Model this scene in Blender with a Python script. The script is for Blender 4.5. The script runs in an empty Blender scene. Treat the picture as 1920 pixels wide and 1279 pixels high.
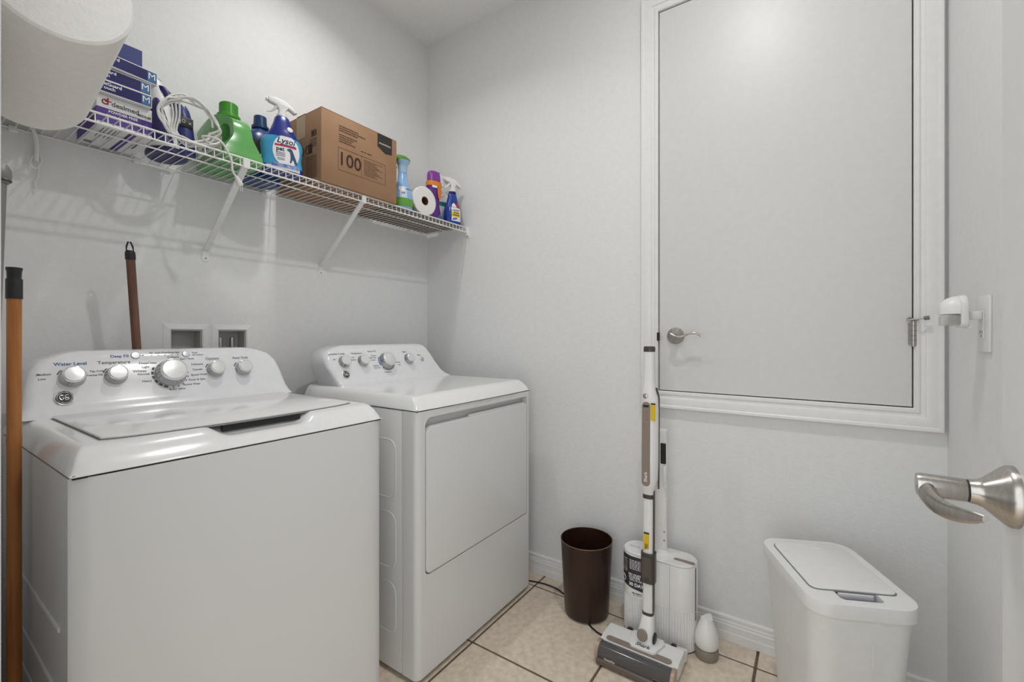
import bpy, bmesh, math, random
from mathutils import Vector, Matrix
random.seed(7)
PI = math.pi
scene = bpy.context.scene
COL = scene.collection

# ------------------------------------------------------------------ camera
F_PX, CY = 828.0, 628.5
YAW = math.atan(561 / 828.0)
CAM = Vector((-1.860, -1.859, 1.16))
cd = bpy.data.cameras.new('camera')
cam = bpy.data.objects.new('camera', cd)
COL.objects.link(cam)
cam.location = CAM
cam.rotation_euler = (PI / 2, 0, YAW - PI / 2)
cd.sensor_fit = 'HORIZONTAL'
cd.sensor_width = 36.0
cd.lens = 36.0 * F_PX / 1920.0
cd.shift_y = -(639.5 - CY) / 1920.0
cd.clip_start = 0.02
scene.camera = cam

# ------------------------------------------------------------------ world and exposure
w = bpy.data.worlds.new('world')
scene.world = w
w.use_nodes = True
w.node_tree.nodes['Background'].inputs[0].default_value = (0.95, 0.98, 1.0, 1)
w.node_tree.nodes['Background'].inputs[1].default_value = 2.2
scene.view_settings.view_transform = 'Standard'
scene.view_settings.look = 'None'
scene.view_settings.gamma = 1.0
scene.view_settings.use_curve_mapping = False
scene.view_settings.exposure = -0.10
LAMP_SPOTS = [(-0.88, -1.64, 9.2), (-0.86, -0.52, 4.4)]     # ceiling lamps: x, y, watts
LAMP_COL = (1.0, 0.992, 0.975)

# ------------------------------------------------------------------ materials
MATS = {}
def mat(name, col, rough=0.5, metal=0.0, spec=0.5, noise=None, bump=None, emit=None, alpha=None, trans=0.0, coat=0.0):
    """noise=(scale, second colour, detail[, stretch]); bump=(scale, strength[, distance])"""
    if name in MATS: return MATS[name]
    m = bpy.data.materials.new(name); m.use_nodes = True
    nt = m.node_tree; b = nt.nodes['Principled BSDF']
    c4 = lambda c: (c[0], c[1], c[2], 1)
    b.inputs['Base Color'].default_value = c4(col)
    b.inputs['Roughness'].default_value = rough
    b.inputs['Metallic'].default_value = metal
    b.inputs['Specular IOR Level'].default_value = spec
    b.inputs['Coat Weight'].default_value = coat
    if trans: b.inputs['Transmission Weight'].default_value = trans
    if alpha is not None: b.inputs['Alpha'].default_value = alpha
    tc = nt.nodes.new('ShaderNodeTexCoord')
    def coords(stretch):
        if not stretch: return tc.outputs['Object']
        mp = nt.nodes.new('ShaderNodeMapping'); mp.inputs['Scale'].default_value = stretch
        nt.links.new(tc.outputs['Object'], mp.inputs['Vector']); return mp.outputs['Vector']
    if noise is None: noise = (40, tuple(min(1, k * 0.97) for k in col), 2)
    n = nt.nodes.new('ShaderNodeTexNoise')
    n.inputs['Scale'].default_value = noise[0]; n.inputs['Detail'].default_value = noise[2]
    nt.links.new(coords(noise[3] if len(noise) > 3 else None), n.inputs['Vector'])
    r = nt.nodes.new('ShaderNodeValToRGB')
    r.color_ramp.elements[0].position = 0.35; r.color_ramp.elements[1].position = 0.68
    r.color_ramp.elements[0].color = c4(noise[1]); r.color_ramp.elements[1].color = c4(col)
    nt.links.new(n.outputs['Fac'], r.inputs['Fac']); nt.links.new(r.outputs['Color'], b.inputs['Base Color'])
    if bump:
        n2 = nt.nodes.new('ShaderNodeTexNoise'); n2.inputs['Scale'].default_value = bump[0]; n2.inputs['Detail'].default_value = 3
        nt.links.new(tc.outputs['Object'], n2.inputs['Vector'])
        bp = nt.nodes.new('ShaderNodeBump'); bp.inputs['Strength'].default_value = bump[1]
        bp.inputs['Distance'].default_value = bump[2] if len(bump) > 2 else 0.002
        nt.links.new(n2.outputs['Fac'], bp.inputs['Height']); nt.links.new(bp.outputs['Normal'], b.inputs['Normal'])
    if emit:
        b.inputs['Emission Color'].default_value = c4(emit[0]); b.inputs['Emission Strength'].default_value = emit[1]
    MATS[name] = m
    return m

def srgb(r, g, b):
    f = lambda c: ((c / 255) / 12.92) if c / 255 <= 0.04045 else (((c / 255) + 0.055) / 1.055) ** 2.4
    return (f(r), f(g), f(b))

M_WALL = mat('wall_paint', (0.80, 0.802, 0.798), 0.62, bump=(95, 0.25, 0.003))
M_CEIL = mat('ceiling_paint', (0.87, 0.872, 0.865), 0.8, bump=(120, 0.3, 0.003))
M_TRIM = mat('trim_paint', (0.83, 0.826, 0.815), 0.38)
M_DOOR = mat('door_paint', (0.70, 0.693, 0.685), 0.40)
M_BACKING = mat('dark_gap', (0.02, 0.02, 0.02), 0.9)
M_ENAMEL = mat('white_enamel', (0.84, 0.84, 0.835), 0.16, coat=0.3)
M_CABINET = mat('cabinet_enamel', (0.73, 0.73, 0.725), 0.3, noise=(1.5, (0.725, 0.725, 0.72), 1))
M_PLASTIC = mat('white_plastic', (0.82, 0.82, 0.81), 0.35)
M_CONSOLE = mat('console_plastic', (0.82, 0.82, 0.84), 0.2, coat=0.2)
M_SEAM = mat('gap_black', (0.02, 0.02, 0.02), 0.8)  # near-black, stands in for the shade inside seams and gaps
M_CHROME = mat('brushed_nickel', (0.50, 0.47, 0.44), 0.28, metal=1.0, noise=(300, (0.42, 0.395, 0.37), 2, (1, 1, 0.05)))
M_BRIGHT = mat('bright_chrome', (0.85, 0.85, 0.86), 0.12, metal=1.0)
M_BLACK = mat('black_plastic', (0.012, 0.012, 0.013), 0.4)
M_PRINT = mat('grey_print', (0.10, 0.10, 0.11), 0.5)
M_PRINTB = mat('blue_print', srgb(30, 80, 150), 0.5)
M_GROUT = mat('grout', srgb(120, 103, 86), 0.9, noise=(60, srgb(100, 85, 70), 3))
M_TILE = mat('beige_tile', srgb(232, 218, 200), 0.42, noise=(42, srgb(212, 196, 177), 10), bump=(60, 0.08, 0.001))
M_WIRE = mat('white_vinyl_wire', (0.84, 0.84, 0.83), 0.35)

# ------------------------------------------------------------------ mesh builder
class MB:
    def __init__(self): self.bm = bmesh.new()
    def _merge(self, b):
        me = bpy.data.meshes.new('t'); b.to_mesh(me); b.free(); self.bm.from_mesh(me); bpy.data.meshes.remove(me); return self
    def box(self, x0, x1, y0, y1, z0, z1, bev=0, seg=2, M=None):
        b = bmesh.new()
        bmesh.ops.create_cube(b, size=1, matrix=Matrix.Translation(((x0+x1)/2, (y0+y1)/2, (z0+z1)/2)) @ Matrix.Diagonal((abs(x1-x0), abs(y1-y0), abs(z1-z0), 1)))
        if bev: bmesh.ops.bevel(b, geom=list(b.edges), offset=bev, segments=seg, affect='EDGES', profile=0.5)
        if M: b.transform(M)
        return self._merge(b)
    def vbox(self, x0, x1, y0, y1, z0, z1, bev, seg=4):          # only the upright edges rounded
        b = bmesh.new()
        bmesh.ops.create_cube(b, size=1, matrix=Matrix.Translation(((x0+x1)/2, (y0+y1)/2, (z0+z1)/2)) @ Matrix.Diagonal((abs(x1-x0), abs(y1-y0), abs(z1-z0), 1)))
        ed = [e for e in b.edges if abs(e.verts[0].co.z - e.verts[1].co.z) > 1e-6]
        bmesh.ops.bevel(b, geom=ed, offset=bev, segments=seg, affect='EDGES', profile=0.5)
        return self._merge(b)
    def loft(self, rings, cap0=True, cap1=True, closed=False):
        b = bmesh.new(); vs = [[b.verts.new(p) for p in r] for r in rings]; n = len(rings[0])
        m = len(rings) if closed else len(rings) - 1
        for i in range(m):
            a, c = vs[i], vs[(i + 1) % len(vs)]
            for j in range(n): b.faces.new((a[j], a[(j+1) % n], c[(j+1) % n], c[j]))
        if not closed:
            if cap0: b.faces.new(vs[0][::-1])
            if cap1: b.faces.new(vs[-1])
        bmesh.ops.recalc_face_normals(b, faces=list(b.faces))
        return self._merge(b)
    def lathe(self, o, prof, n=32, sx=1, sy=1, axis=None, cap=True):
        Q = Matrix.Identity(4)
        if axis is not None: Q = Vector((0, 0, 1)).rotation_difference(Vector(axis).normalized()).to_matrix().to_4x4()
        Q = Matrix.Translation(o) @ Q
        rings = [[Q @ Vector((max(r, 1e-5) * math.cos(2*PI*k/n) * sx, max(r, 1e-5) * math.sin(2*PI*k/n) * sy, z)) for k in range(n)] for r, z in prof]
        return self.loft(rings, cap, cap)
    def cyl(self, p0, p1, r0, r1=None, n=24, bev=0):
        p0, p1 = Vector(p0), Vector(p1); L = (p1 - p0).length; r1 = r0 if r1 is None else r1
        prof = [(r0 - bev, 0), (r0, bev), (r1, L - bev), (r1 - bev, L)] if bev else [(r0, 0), (r1, L)]
        return self.lathe(p0, prof, n, axis=p1 - p0)
    def tube(self, pts, r, n=8, closed=False):
        pts = [Vector(p) for p in pts]; rings = []; up = None
        rr = r if isinstance(r, (list, tuple)) else [r] * len(pts)
        for i, p in enumerate(pts):
            if closed: t = pts[(i+1) % len(pts)] - pts[i-1]
            else: t = pts[min(i+1, len(pts)-1)] - pts[max(i-1, 0)]
            t.normalize()
            if up is None: up = Vector((0, 0, 1)) if abs(t.z) < 0.9 else Vector((1, 0, 0))
            a = t.cross(up); a.normalize(); c = a.cross(t); up = c
            rings.append([p + (a * math.cos(2*PI*k/n) + c * math.sin(2*PI*k/n)) * rr[i] for k in range(n)])
        return self.loft(rings, closed=closed)
    def plate(self, outer, holes, fn, d0, d1, bev=0, seg=3):
        """flat outline (2-D points) with holes, extruded from depth d0 to d1; fn(u, v, d) gives the point"""
        b = bmesh.new(); eds = []
        for loop in [outer] + list(holes):
            vs = [b.verts.new((p[0], p[1], 0)) for p in loop]
            for i in range(len(vs)): eds.append(b.edges.new((vs[i], vs[(i+1) % len(vs)])))
        if holes: bmesh.ops.triangle_fill(b, edges=eds, use_beauty=True, use_dissolve=False)
        else: b.faces.new([e.verts[0] for e in eds])
        bmesh.ops.recalc_face_normals(b, faces=list(b.faces))
        ret = bmesh.ops.extrude_face_region(b, geom=list(b.faces))
        for v in [g for g in ret['geom'] if isinstance(g, bmesh.types.BMVert)]: v.co.z = d1 - d0
        if bev:
            rim = [e for e in b.edges if abs(e.verts[0].co.z - e.verts[1].co.z) < 1e-9 and len(e.link_faces) == 2 and
                   abs(e.link_faces[0].normal.normalized().dot(e.link_faces[1].normal.normalized())) < 0.5]
            b.normal_update()
            rim = [e for e in b.edges if abs(e.verts[0].co.z - e.verts[1].co.z) < 1e-9 and len(e.link_faces) == 2 and abs(e.link_faces[0].normal.dot(e.link_faces[1].normal)) < 0.5]
            bmesh.ops.bevel(b, geom=rim, offset=bev, segments=seg, affect='EDGES', profile=0.5, clamp_overlap=True)
        for v in b.verts: v.co = fn(v.co.x, v.co.y, v.co.z + d0)
        bmesh.ops.recalc_face_normals(b, faces=list(b.faces))
        return self._merge(b)
    def grid(self, fn, nu, nv):
        b = bmesh.new(); vs = [[b.verts.new(fn(i/nu, j/nv)) for j in range(nv+1)] for i in range(nu+1)]
        for i in range(nu):
            for j in range(nv): b.faces.new((vs[i][j], vs[i+1][j], vs[i+1][j+1], vs[i][j+1]))
        return self._merge(b)
    def text(self, s, size, fn, align='CENTER', bold=0.0, shear=0.0):
        cu = bpy.data.curves.new('t', 'FONT'); cu.body = s; cu.size = size; cu.align_x = align; cu.align_y = 'CENTER'
        cu.offset = bold; cu.shear = shear; cu.resolution_u = 3
        o = bpy.data.objects.new('t', cu); me = o.to_mesh()
        b = bmesh.new(); b.from_mesh(me); o.to_mesh_clear()
        for v in b.verts: v.co = Vector(fn(v.co.x, v.co.y))
        bpy.data.objects.remove(o); bpy.data.curves.remove(cu)
        return self._merge(b)

ROOT = {}
def _finish(name, mb, m, smooth):
    me = bpy.data.meshes.new(name); mb.bm.to_mesh(me); mb.bm.free()
    if smooth and len(me.polygons):
        me.polygons.foreach_set('use_smooth', [True] * len(me.polygons)); me.set_sharp_from_angle(angle=math.radians(smooth))
    me.materials.append(m)
    return me
def thing(name, label, cat, loc=(0, 0, 0), rotz=0.0, group=None):
    o = bpy.data.objects.new(name, None); o.empty_display_size = 0.05; COL.objects.link(o)
    o.location = loc; o.rotation_euler = (0, 0, rotz)
    o['label'] = label; o['category'] = cat
    if group: o['group'] = group
    ROOT[o] = Matrix.Translation(loc) @ Matrix.Rotation(rotz, 4, 'Z')
    return o
def part(name, mb, m, parent, local=False, smooth=35, label=None):
    """mesh given in world coordinates unless local; child of a thing or of a part"""
    me = _finish(name, mb, m, smooth)
    if not local: me.transform(ROOT[parent].inverted())
    o = bpy.data.objects.new(name, me); COL.objects.link(o); o.parent = parent
    ROOT[o] = ROOT[parent]
    if label: o['label'] = label
    if any(q in name for q in ('lettering', 'marks', 'print', 'dots', 'icons', 'fin')) and 'final' not in name: o['kind'] = 'stuff'
    return o
def solo(name, mb, m, label, cat, smooth=35, group=None):
    me = _finish(name, mb, m, smooth)
    vs = [v.co for v in me.vertices]; lo = Vector([min(v[i] for v in vs) for i in range(3)]); hi = Vector([max(v[i] for v in vs) for i in range(3)])
    c = Vector(((lo.x+hi.x)/2, (lo.y+hi.y)/2, lo.z)); me.transform(Matrix.Translation(-c))
    o = bpy.data.objects.new(name, me); COL.objects.link(o); o.location = c
    o['label'] = label; o['category'] = cat; ROOT[o] = Matrix.Translation(c)
    if group: o['group'] = group
    return o
def struct(name, mb, m, label, cat, smooth=35):
    me = _finish(name, mb, m, smooth); o = bpy.data.objects.new(name, me); COL.objects.link(o)
    o['kind'] = 'structure'; o['label'] = label; o['category'] = cat; ROOT[o] = Matrix.Identity(4)
    return o

def V3(*a): return Vector(a)
def rrect(x0, x1, y0, y1, r, n=6):
    if not isinstance(r, (list, tuple)): r = [r] * 4           # order: (x1,y1) (x0,y1) (x0,y0) (x1,y0)
    out = []
    for (cx, cy, a, q) in ((x1, y1, 0, r[0]), (x0, y1, 90, r[1]), (x0, y0, 180, r[2]), (x1, y0, 270, r[3])):
        sx = -1 if cx == x1 else 1; sy = -1 if cy == y1 else 1
        if q < 1e-6: out.append((cx, cy)); continue
        for k in range(n + 1):
            t = math.radians(a + 90 * k / n); out.append((cx + sx*q + q*math.cos(t), cy + sy*q + q*math.sin(t)))
    return out
def ellipse(cx, cy, rx, ry, n=28): return [(cx + rx*math.cos(2*PI*k/n), cy + ry*math.sin(2*PI*k/n)) for k in range(n)]
def bez(pts, n=40):                                             # Catmull-Rom through points
    P = [Vector(p) for p in pts]; P = [2*P[0]-P[1]] + P + [2*P[-1]-P[-2]]; out = []
    seg = len(P) - 3; per = max(2, n // seg)
    for i in range(seg):
        a, b, c, d = P[i:i+4]
        for k in range(per):
            t = k / per
            out.append(0.5*((2*b) + (c-a)*t + (2*a-5*b+4*c-d)*t*t + (3*b-a-3*c+d)*t**3))
    out.append(P[-2]); return out
def interp(tab, x):
    if x <= tab[0][0]: return tab[0][1]
    for (a, b), (c, d) in zip(tab, tab[1:]):
        if x <= c: return b + (d-b)*(x-a)/(c-a)
    return tab[-1][1]
def frame(mb, a0, a1, b0, b1, prof, fn):
    """mitred moulding round the rectangle a0..a1 x b0..b1; prof = (distance outwards, height)"""
    rings = []
    for (a, b, sa, sb) in ((a0, b0, -1, -1), (a1, b0, 1, -1), (a1, b1, 1, 1), (a0, b1, -1, 1)):
        rings.append([fn(a + sa*o, b + sb*o, h) for o, h in prof])
    mb.loft(rings, closed=True)
    return mb
onB = lambda u, v, d: Vector((-d, u, v))        # wall at x = 0: u = y, v = z, d into the room
onA = lambda u, v, d: Vector((u, -d, v))        # wall at y = 0: u = x, v = z
onD = lambda u, v, d: Vector((u, -2.203 + d, v))

# ================================================================== the room
HC = 2.845
XC, YD = -1.80, -2.203
# floor with its tiles
fl = struct('floor', MB().box(-3.2, 0.12, -2.32, 0.12, -0.10, -0.004), M_GROUT, 'tiled floor of the laundry room with brown grout', 'floor')
gx = [-0.107 - 0.453*k for k in range(-1, 8)]; gy = [-0.797 - 0.4505*k for k in range(-3, 5)]
g = 0.0045
ti = 0
for i in range(len(gx)-1):
    for j in range(len(gy)-1):
        x1, x0 = min(gx[i]-g, 0.0), max(gx[i+1]+g, -3.15); y1, y0 = min(gy[j]-g, 0.0), max(gy[j+1]+g, YD)
        if x1 - x0 < 0.02 or y1 - y0 < 0.02: continue
        part('tile', MB().box(x0, x1, y0, y1, -0.012, 0.0 + random.uniform(-.0004, 0), 0.002, 1), M_TILE, fl)
# walls
bx0, bz0 = [(-1.250, -1.155), (-1.100, -1.003)], 1.178
wb = MB().plate([(XC-0.12, -0.1), (0.0, -0.1), (0.0, HC), (XC-0.12, HC)],
                [rrect(a, b, 1.02, bz0, 0.0) for a, b in bx0], onA, -0.12, 0.0)
wall_back = struct('wall_back', wb, M_WALL, 'white textured wall behind the washer and dryer carrying the wire shelf', 'wall')
DY0, DY1, DZ0, DZ1 = -2.122, -1.338, 0.934, 2.496                 # raised door opening on the right wall
wr = MB().plate([(YD-0.12, -0.1), (0.12, -0.1), (0.12, HC), (YD-0.12, HC)], [rrect(DY0-.004, DY1+.004, DZ0-.004, DZ1+.004, 0)], onB, -0.06, 0.0)
wr.box(0.062, 0.13, YD-0.12, 0.12, -0.1, HC)
wall_right = struct('wall_right', wr, M_WALL, 'white textured wall on the right with the raised door', 'wall')
wall_near = struct('wall_near', MB().box(XC-0.12, 0.0, YD-0.12, YD, -0.1, HC), M_WALL, 'white textured wall beside the open door with the outlet', 'wall')
OY0, OY1, OZ = -2.055, -1.300, 2.05                               # doorway the camera stands in
wl = MB().box(XC-0.12, XC, OY1, 0.0, -0.1, HC).box(XC-0.12, XC, YD, OY0, -0.1, HC).box(XC-0.12, XC, OY0, OY1, OZ, HC)
wall_left = struct('wall_left', wl, M_WALL, 'white wall on the left holding the paper towel roll', 'wall')
struct('ceiling', MB().box(XC-0.12, 0.13, YD-0.12, 0.12, HC, HC+0.1), M_CEIL, 'flat white ceiling', 'ceiling')
# doorway casing on the left wall
tr = MB().box(XC-0.125, XC+0.0062, OY1, OY1+0.062, 0, OZ+0.06, 0.003).box(XC-0.125, XC+0.008, OY0-0.062, OY0, 0, OZ+0.06, 0.003).box(XC-0.125, XC+0.008, OY0, OY1, OZ, OZ+0.06, 0.003)
struct('trim_1', tr, M_TRIM, 'white casing round the doorway at the left edge', 'door casing')
# baseboards
BP = [(0, 0), (0.013, 0), (0.013, 0.030), (0.0115, 0.034), (0.0115, 0.058), (0.0095, 0.062), (0.0095, 0.069), (0.0075, 0.072), (0.0075, 0.086), (0.0045, 0.0905), (0, 0.0915)]
def baseboard(name, fn, a, b, label):
    struct(name, MB().loft([[fn(a, z, d) for d, z in BP], [fn(b, z, d) for d, z in BP]]), M_TRIM, label, 'baseboard', 20)
baseboard('baseboard_right', onB, YD, 0.0, 'stepped white baseboard behind the waste basket')
baseboard('baseboard_back', onA, XC, 0.0, 'white baseboard behind the washer and dryer')
baseboard('baseboard_near', onD, XC, 0.0, 'white baseboard beneath the outlet')

# ---- raised door on the right wall
d1 = struct('door_1', MB().plate(rrect(DY0, DY1, DZ0, DZ1, 0), [], onB, -0.04, 0.002, 0.0012, 1), M_DOOR, 'flat white half-height door set high in the right wall', 'door')
cas = MB()
CP = [(-0.006, -0.03), (-0.006, 0.010), (0.002, 0.013), (0.011, 0.013), (0.016, 0.009), (0.024, 0.010), (0.028, 0.015), (0.044, 0.019), (0.054, 0.018), (0.058, 0.021), (0.066, 0.021), (0.069, 0.017), (0.069, 0.0), (0.060, -0.001)]
CP = [(-0.001, 0.001), (-0.001, 0.010), (0.002, 0.013), (0.011, 0.013), (0.016, 0.009), (0.024, 0.010), (0.028, 0.015), (0.044, 0.019), (0.054, 0.018), (0.058, 0.021), (0.066, 0.021), (0.069, 0.017), (0.069, 0.001)]
frame(cas, DY0-.004, DY1+.004, DZ0-.004, DZ1+.004, CP, onB)
part('door_casing', cas, M_TRIM, d1, smooth=25)
ly, lz = -1.4035, 1.157
rose = part('door_handle', MB().lathe((-0.002, ly, lz), [(0.0335, 0), (0.0335, 0.006), (0.031, 0.011), (0.016, 0.024), (0.0125, 0.028), (0.0125, 0.046), (0.010, 0.05)], 40, axis=(-1, 0, 0)), M_CHROME, d1)
lev = bez([(-0.047, ly+.008, lz+.004), (-0.052, ly-.012, lz-.004), (-0.054, ly-.036, lz-.003), (-0.054, ly-.062, lz+.010), (-0.052, ly-.085, lz+.011), (-0.049, ly-.104, lz+.001)], 30)
part('lever', MB().tube(lev, [0.011 - 0.0065*min(1, k/14) for k in range(len(lev))], 12), M_CHROME, rose)
part('strike_plate', MB().box(-0.0155, -0.009, DY1-0.004, DY1+0.007, lz-.02, lz+.014, .001, 1), M_BLACK, d1)
hy = DY0 - 0.002
hg = part('hinge', MB().cyl((-0.012, hy, 1.128), (-0.012, hy, 1.205), 0.0075, n=16, bev=.001).cyl((-0.012, hy, 1.124), (-0.012, hy, 1.128), 0.0055, n=12).box(-0.004, -0.0025, hy, hy+.012, 1.13, 1.2), M_CHROME, d1)
for k in range(1, 5): part('hinge_ring', MB().cyl((-0.012, hy, 1.128+.0155*k-.0004), (-0.012, hy, 1.128+.0155*k+.0004), 0.0079, n=16), M_BLACK, hg)
part('hinge_stop', MB().box(-0.022, -0.004, hy-.011, hy+.006, 1.205, 1.209, .001, 1).cyl((-0.028, hy+.02, 1.206), (-0.034, hy-.022, 1.212), 0.0026, n=10).tube([(-0.016, hy, 1.209), (-0.020, hy+.010, 1.214), (-0.026, hy+.017, 1.209)], 0.003, 8), M_CHROME, d1)
part('stop_bumper', MB().cyl((-0.034, hy-.020, 1.2118), (-0.0358, hy-.033, 1.2135), 0.0062, n=16, bev=.001), mat('grey_rubber', srgb(128, 122, 116), .7), d1)

# ---- open door beside the camera, with lever
DX = -1.085
d2 = struct('door_2', MB().box(XC+.004, DX, -2.086, -2.05, 0.01, 2.04, 0.002, 1), M_DOOR, 'flat white open door at the right edge of the photo', 'door')
hx, hz = DX - 0.040, 0.976
hd = part('door_handle', MB().lathe((hx, -2.05, hz), [(0.0345, 0), (0.0345, 0.005), (0.032, 0.009), (0.0165, 0.026), (0.0145, 0.031), (0.0135, 0.0375)], 48, axis=(0, 1, 0)), M_CHROME, d2)
part('collar', MB().cyl((hx, -2.0135, hz), (hx, -2.0105, hz), 0.0128, n=24), M_BLACK, hd)
part('lever_hub', MB().lathe((hx, -2.011, hz), [(0.0125, 0), (0.0132, 0.001), (0.0136, 0.04), (0.0128, 0.044), (0.0, 0.0442)], 28, axis=(0, 1, 0)), M_CHROME, hd)
# the lever blade sweeps back from the hub away from the door edge, curling towards the door
lb = MB()
rings = []
for k in range(13):
    t = k / 12
    c = V3(hx - 0.004 - 0.076*t, -1.9755 + 0.003*t - 0.036*t*t, hz - 0.004 - 0.012*math.sin(t*PI*.8) + .004*t)
    hgt = 0.0100*(1-t)**.5 + 0.0035; th = 0.0075*(1-t) + 0.0022
    rings.append([c + V3(0, th*math.cos(2*PI*q/12), hgt*math.sin(2*PI*q/12)) for q in range(12)])
lb.loft(rings)
part('lever', lb, M_CHROME, hd)
part('latch_plate', MB().box(DX-.0005, DX+.001, -2.079, -2.057, hz-.028, hz+.028, .0004, 1), M_CHROME, d2)

# ================================================================== ceiling lamps (above the frame)
for i, (lx, ly_, pw) in enumerate(LAMP_SPOTS):
    t = thing('ceiling_lamp', ['small recessed ceiling lamp nearer the open door', 'small recessed ceiling lamp nearer the dryer'][i], 'lamp', (lx, ly_, HC-0.05))
    part('trim_ring', MB().tube([V3(lx + .058*math.cos(2*PI*k/40), ly_ + .058*math.sin(2*PI*k/40), HC-.002) for k in range(40)], .006, 8, closed=True), M_TRIM, t)
    part('lens', MB().lathe((lx, ly_, HC-.002), [(.052, 0), (.052, .0018)], 40), mat('lamp_lens', (1, .97, .92), .3, emit=((1, .95, .88), 6)), t)
    ld = bpy.data.lights.new('lamp_light', 'AREA'); ld.shape = 'DISK'; ld.size = 0.07; ld.energy = pw; ld.color = LAMP_COL; ld.spread = math.radians([179, 136][i])
    lo = bpy.data.objects.new('lamp_light', ld); COL.objects.link(lo); lo.parent = t; lo.location = (0, 0, 0.044)

# ================================================================== washer and dryer
ZS = 0.9075                                                      # seam under the top deck
YF, YR = -0.79, -0.135
CONS = [(0.955, -0.315), (0.965, -0.300), (0.985, -0.288), (1.03, -0.268), (1.07, -0.250), (1.095, -0.238), (1.108, -0.229), (1.114, -0.220), (1.117, -0.205)]
def cons_y(z): return interp(CONS, z)
CN = Vector((0, -0.90, 0.43)).normalized()                       # console face normal
CT = Vector((0, 0.43, 0.90)).normalized()
def cpt(x, z, off=0.0006): return V3(x, cons_y(z), z) + CN*off
def cmap(x0, z0, off=0.0006, rot=0):
    def f(u, v):
        return V3(x0 + u, cons_y(z0 + v*CT.z), z0 + v*CT.z) + CN*off
    return f
def console_rings(cx, widths):
    rings = []
    for z, yf in CONS:
        wl_, wr_ = widths(z); r = 0.022 if z < 1.1 else 0.012
        rings.append([V3(u, v, z) for u, v in rrect(cx - wl_, cx + wr_, yf, YR - 0.005, [.012, .012, r, r], 6)])
    return rings
def deck(mb, x0, x1, scoop=None, front=0.055, n=96, top=0.955):
    def h(x, y):
        a = y - YF; s = min(x - x0, x1 - x)
        d1_ = 0.045 * max(0, 1 - a/front)**1.9; d2_ = 0.045 * max(0, 1 - s/0.035)**2.6
        z = top - max(d1_, d2_) - 0.25*min(d1_, d2_)
        if scoop:
            q = min(max((x - scoop[0])/0.05, 0), 1) * min(max((scoop[1] - x)/0.05, 0), 1); q = q*q*(3-2*q)
            r = math.exp(-((a - 0.052)/0.028)**2)
            z -= 0.024*q*r
        return max(z, ZS + 0.003)
    m = 60
    ys = [YF + (YR-YF)*((j/m)**1.8) for j in range(m+1)]
    xs = []
    for i in range(n+1):
        t = i/n; xs.append(x0 + (x1-x0)*(t - 0.10*math.sin(2*PI*t)/ (1.0) * 0.9))
    bow = lambda x: -0.006*(1 - ((2*(x-x0)/(x1-x0)) - 1)**2)
    b = bmesh.new()
    vs = [[b.verts.new((x, y + (bow(x) if j == 0 else bow(x)*(1-j/m)), h(x, y))) for j, y in enumerate(ys)] for x in xs]
    for i in range(n):
        for j in range(m): b.faces.new((vs[i][j], vs[i+1][j], vs[i+1][j+1], vs[i][j+1]))
    ret = bmesh.ops.extrude_edge_only(b, edges=[e for e in b.edges if e.is_boundary])
    for v in [q for q in ret['geom'] if isinstance(q, bmesh.types.BMVert)]: v.co.z = ZS + 0.0015
    bmesh.ops.recalc_face_normals(b, faces=list(b.faces))
    mb._merge(b); return mb
def dial(parent, x, z, r, h, m_ring=M_BRIGHT, notch=None):
    o = cpt(x, z, 0)
    d = part('dial', MB().lathe(o, [(r*1.10, 0), (r*1.12, h*.15), (r*1.02, h*.30), (r*0.97, h*.75), (r*.92, h*.90)], 40, axis=CN), mat('silver_dial', (0.46, 0.46, 0.47), .2, metal=.9), parent)
    part('dial_cap', MB().lathe(o + CN*h*.86, [(r*.90, 0), (r*.90, h*.06), (r*.80, h*.14), (0.0, h*.17)], 40, axis=CN), mat('dial_cap_white', (.78, .78, .78), .25, metal=.25), d)
    part('dial_ring', MB().lathe(o + CN*h*.82, [(r*.96, 0), (r*.96, h*.07), (r*.90, h*.09)], 40, axis=CN), m_ring, d)
    return d
def arc(mb, x, z, r, a0, a1, wd, n=18):
    # printed arc round a dial
    def f(u, v):
        a = math.radians(a0 + (a1-a0)*u); q = r + wd*(v-.5)
        return cpt(x, z, .0005) + V3(1, 0, 0)*q*math.cos(a) + CT*q*math.sin(a)
    return mb.grid(f, n, 1)
def badge(parent, x, z, r):
    o = cpt(x, z, 0)
    bd = part('badge', MB().lathe(o, [(r, 0), (r, .002), (r*.9, .0032)], 36, axis=CN), M_BRIGHT, parent)
    part('badge_disc', MB().lathe(o + CN*.003, [(r*.84, 0), (r*.82, .0006)], 36, axis=CN), M_BLACK, bd)
    em = MB()
    P = lambda u, v: o + CN*.0042 + V3(1, 0, 0)*u*r + CT*v*r
    em.tube([P(.72*math.cos(k*PI/18), .72*math.sin(k*PI/18)) for k in range(36)], r*.035, 6, closed=True)
    em.tube([P(*p) for p in bez2([(-.12, .30), (-.40, .36), (-.46, 0), (-.28, -.28), (-.08, -.02), (-.26, .04)])], r*.06, 6)
    em.tube([P(*p) for p in bez2([(.42, .28), (.20, .40), (.06, .10), (.34, .02), (.30, -.28), (.06, -.24), (.10, -.04), (.48, -.16)])], r*.06, 6)
    part('emblem', em, M_BRIGHT, bd)
def bez2(pts): return [(p[0], p[1]) for p in bez([(a, b, 0) for a, b in pts], 32)]

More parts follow.
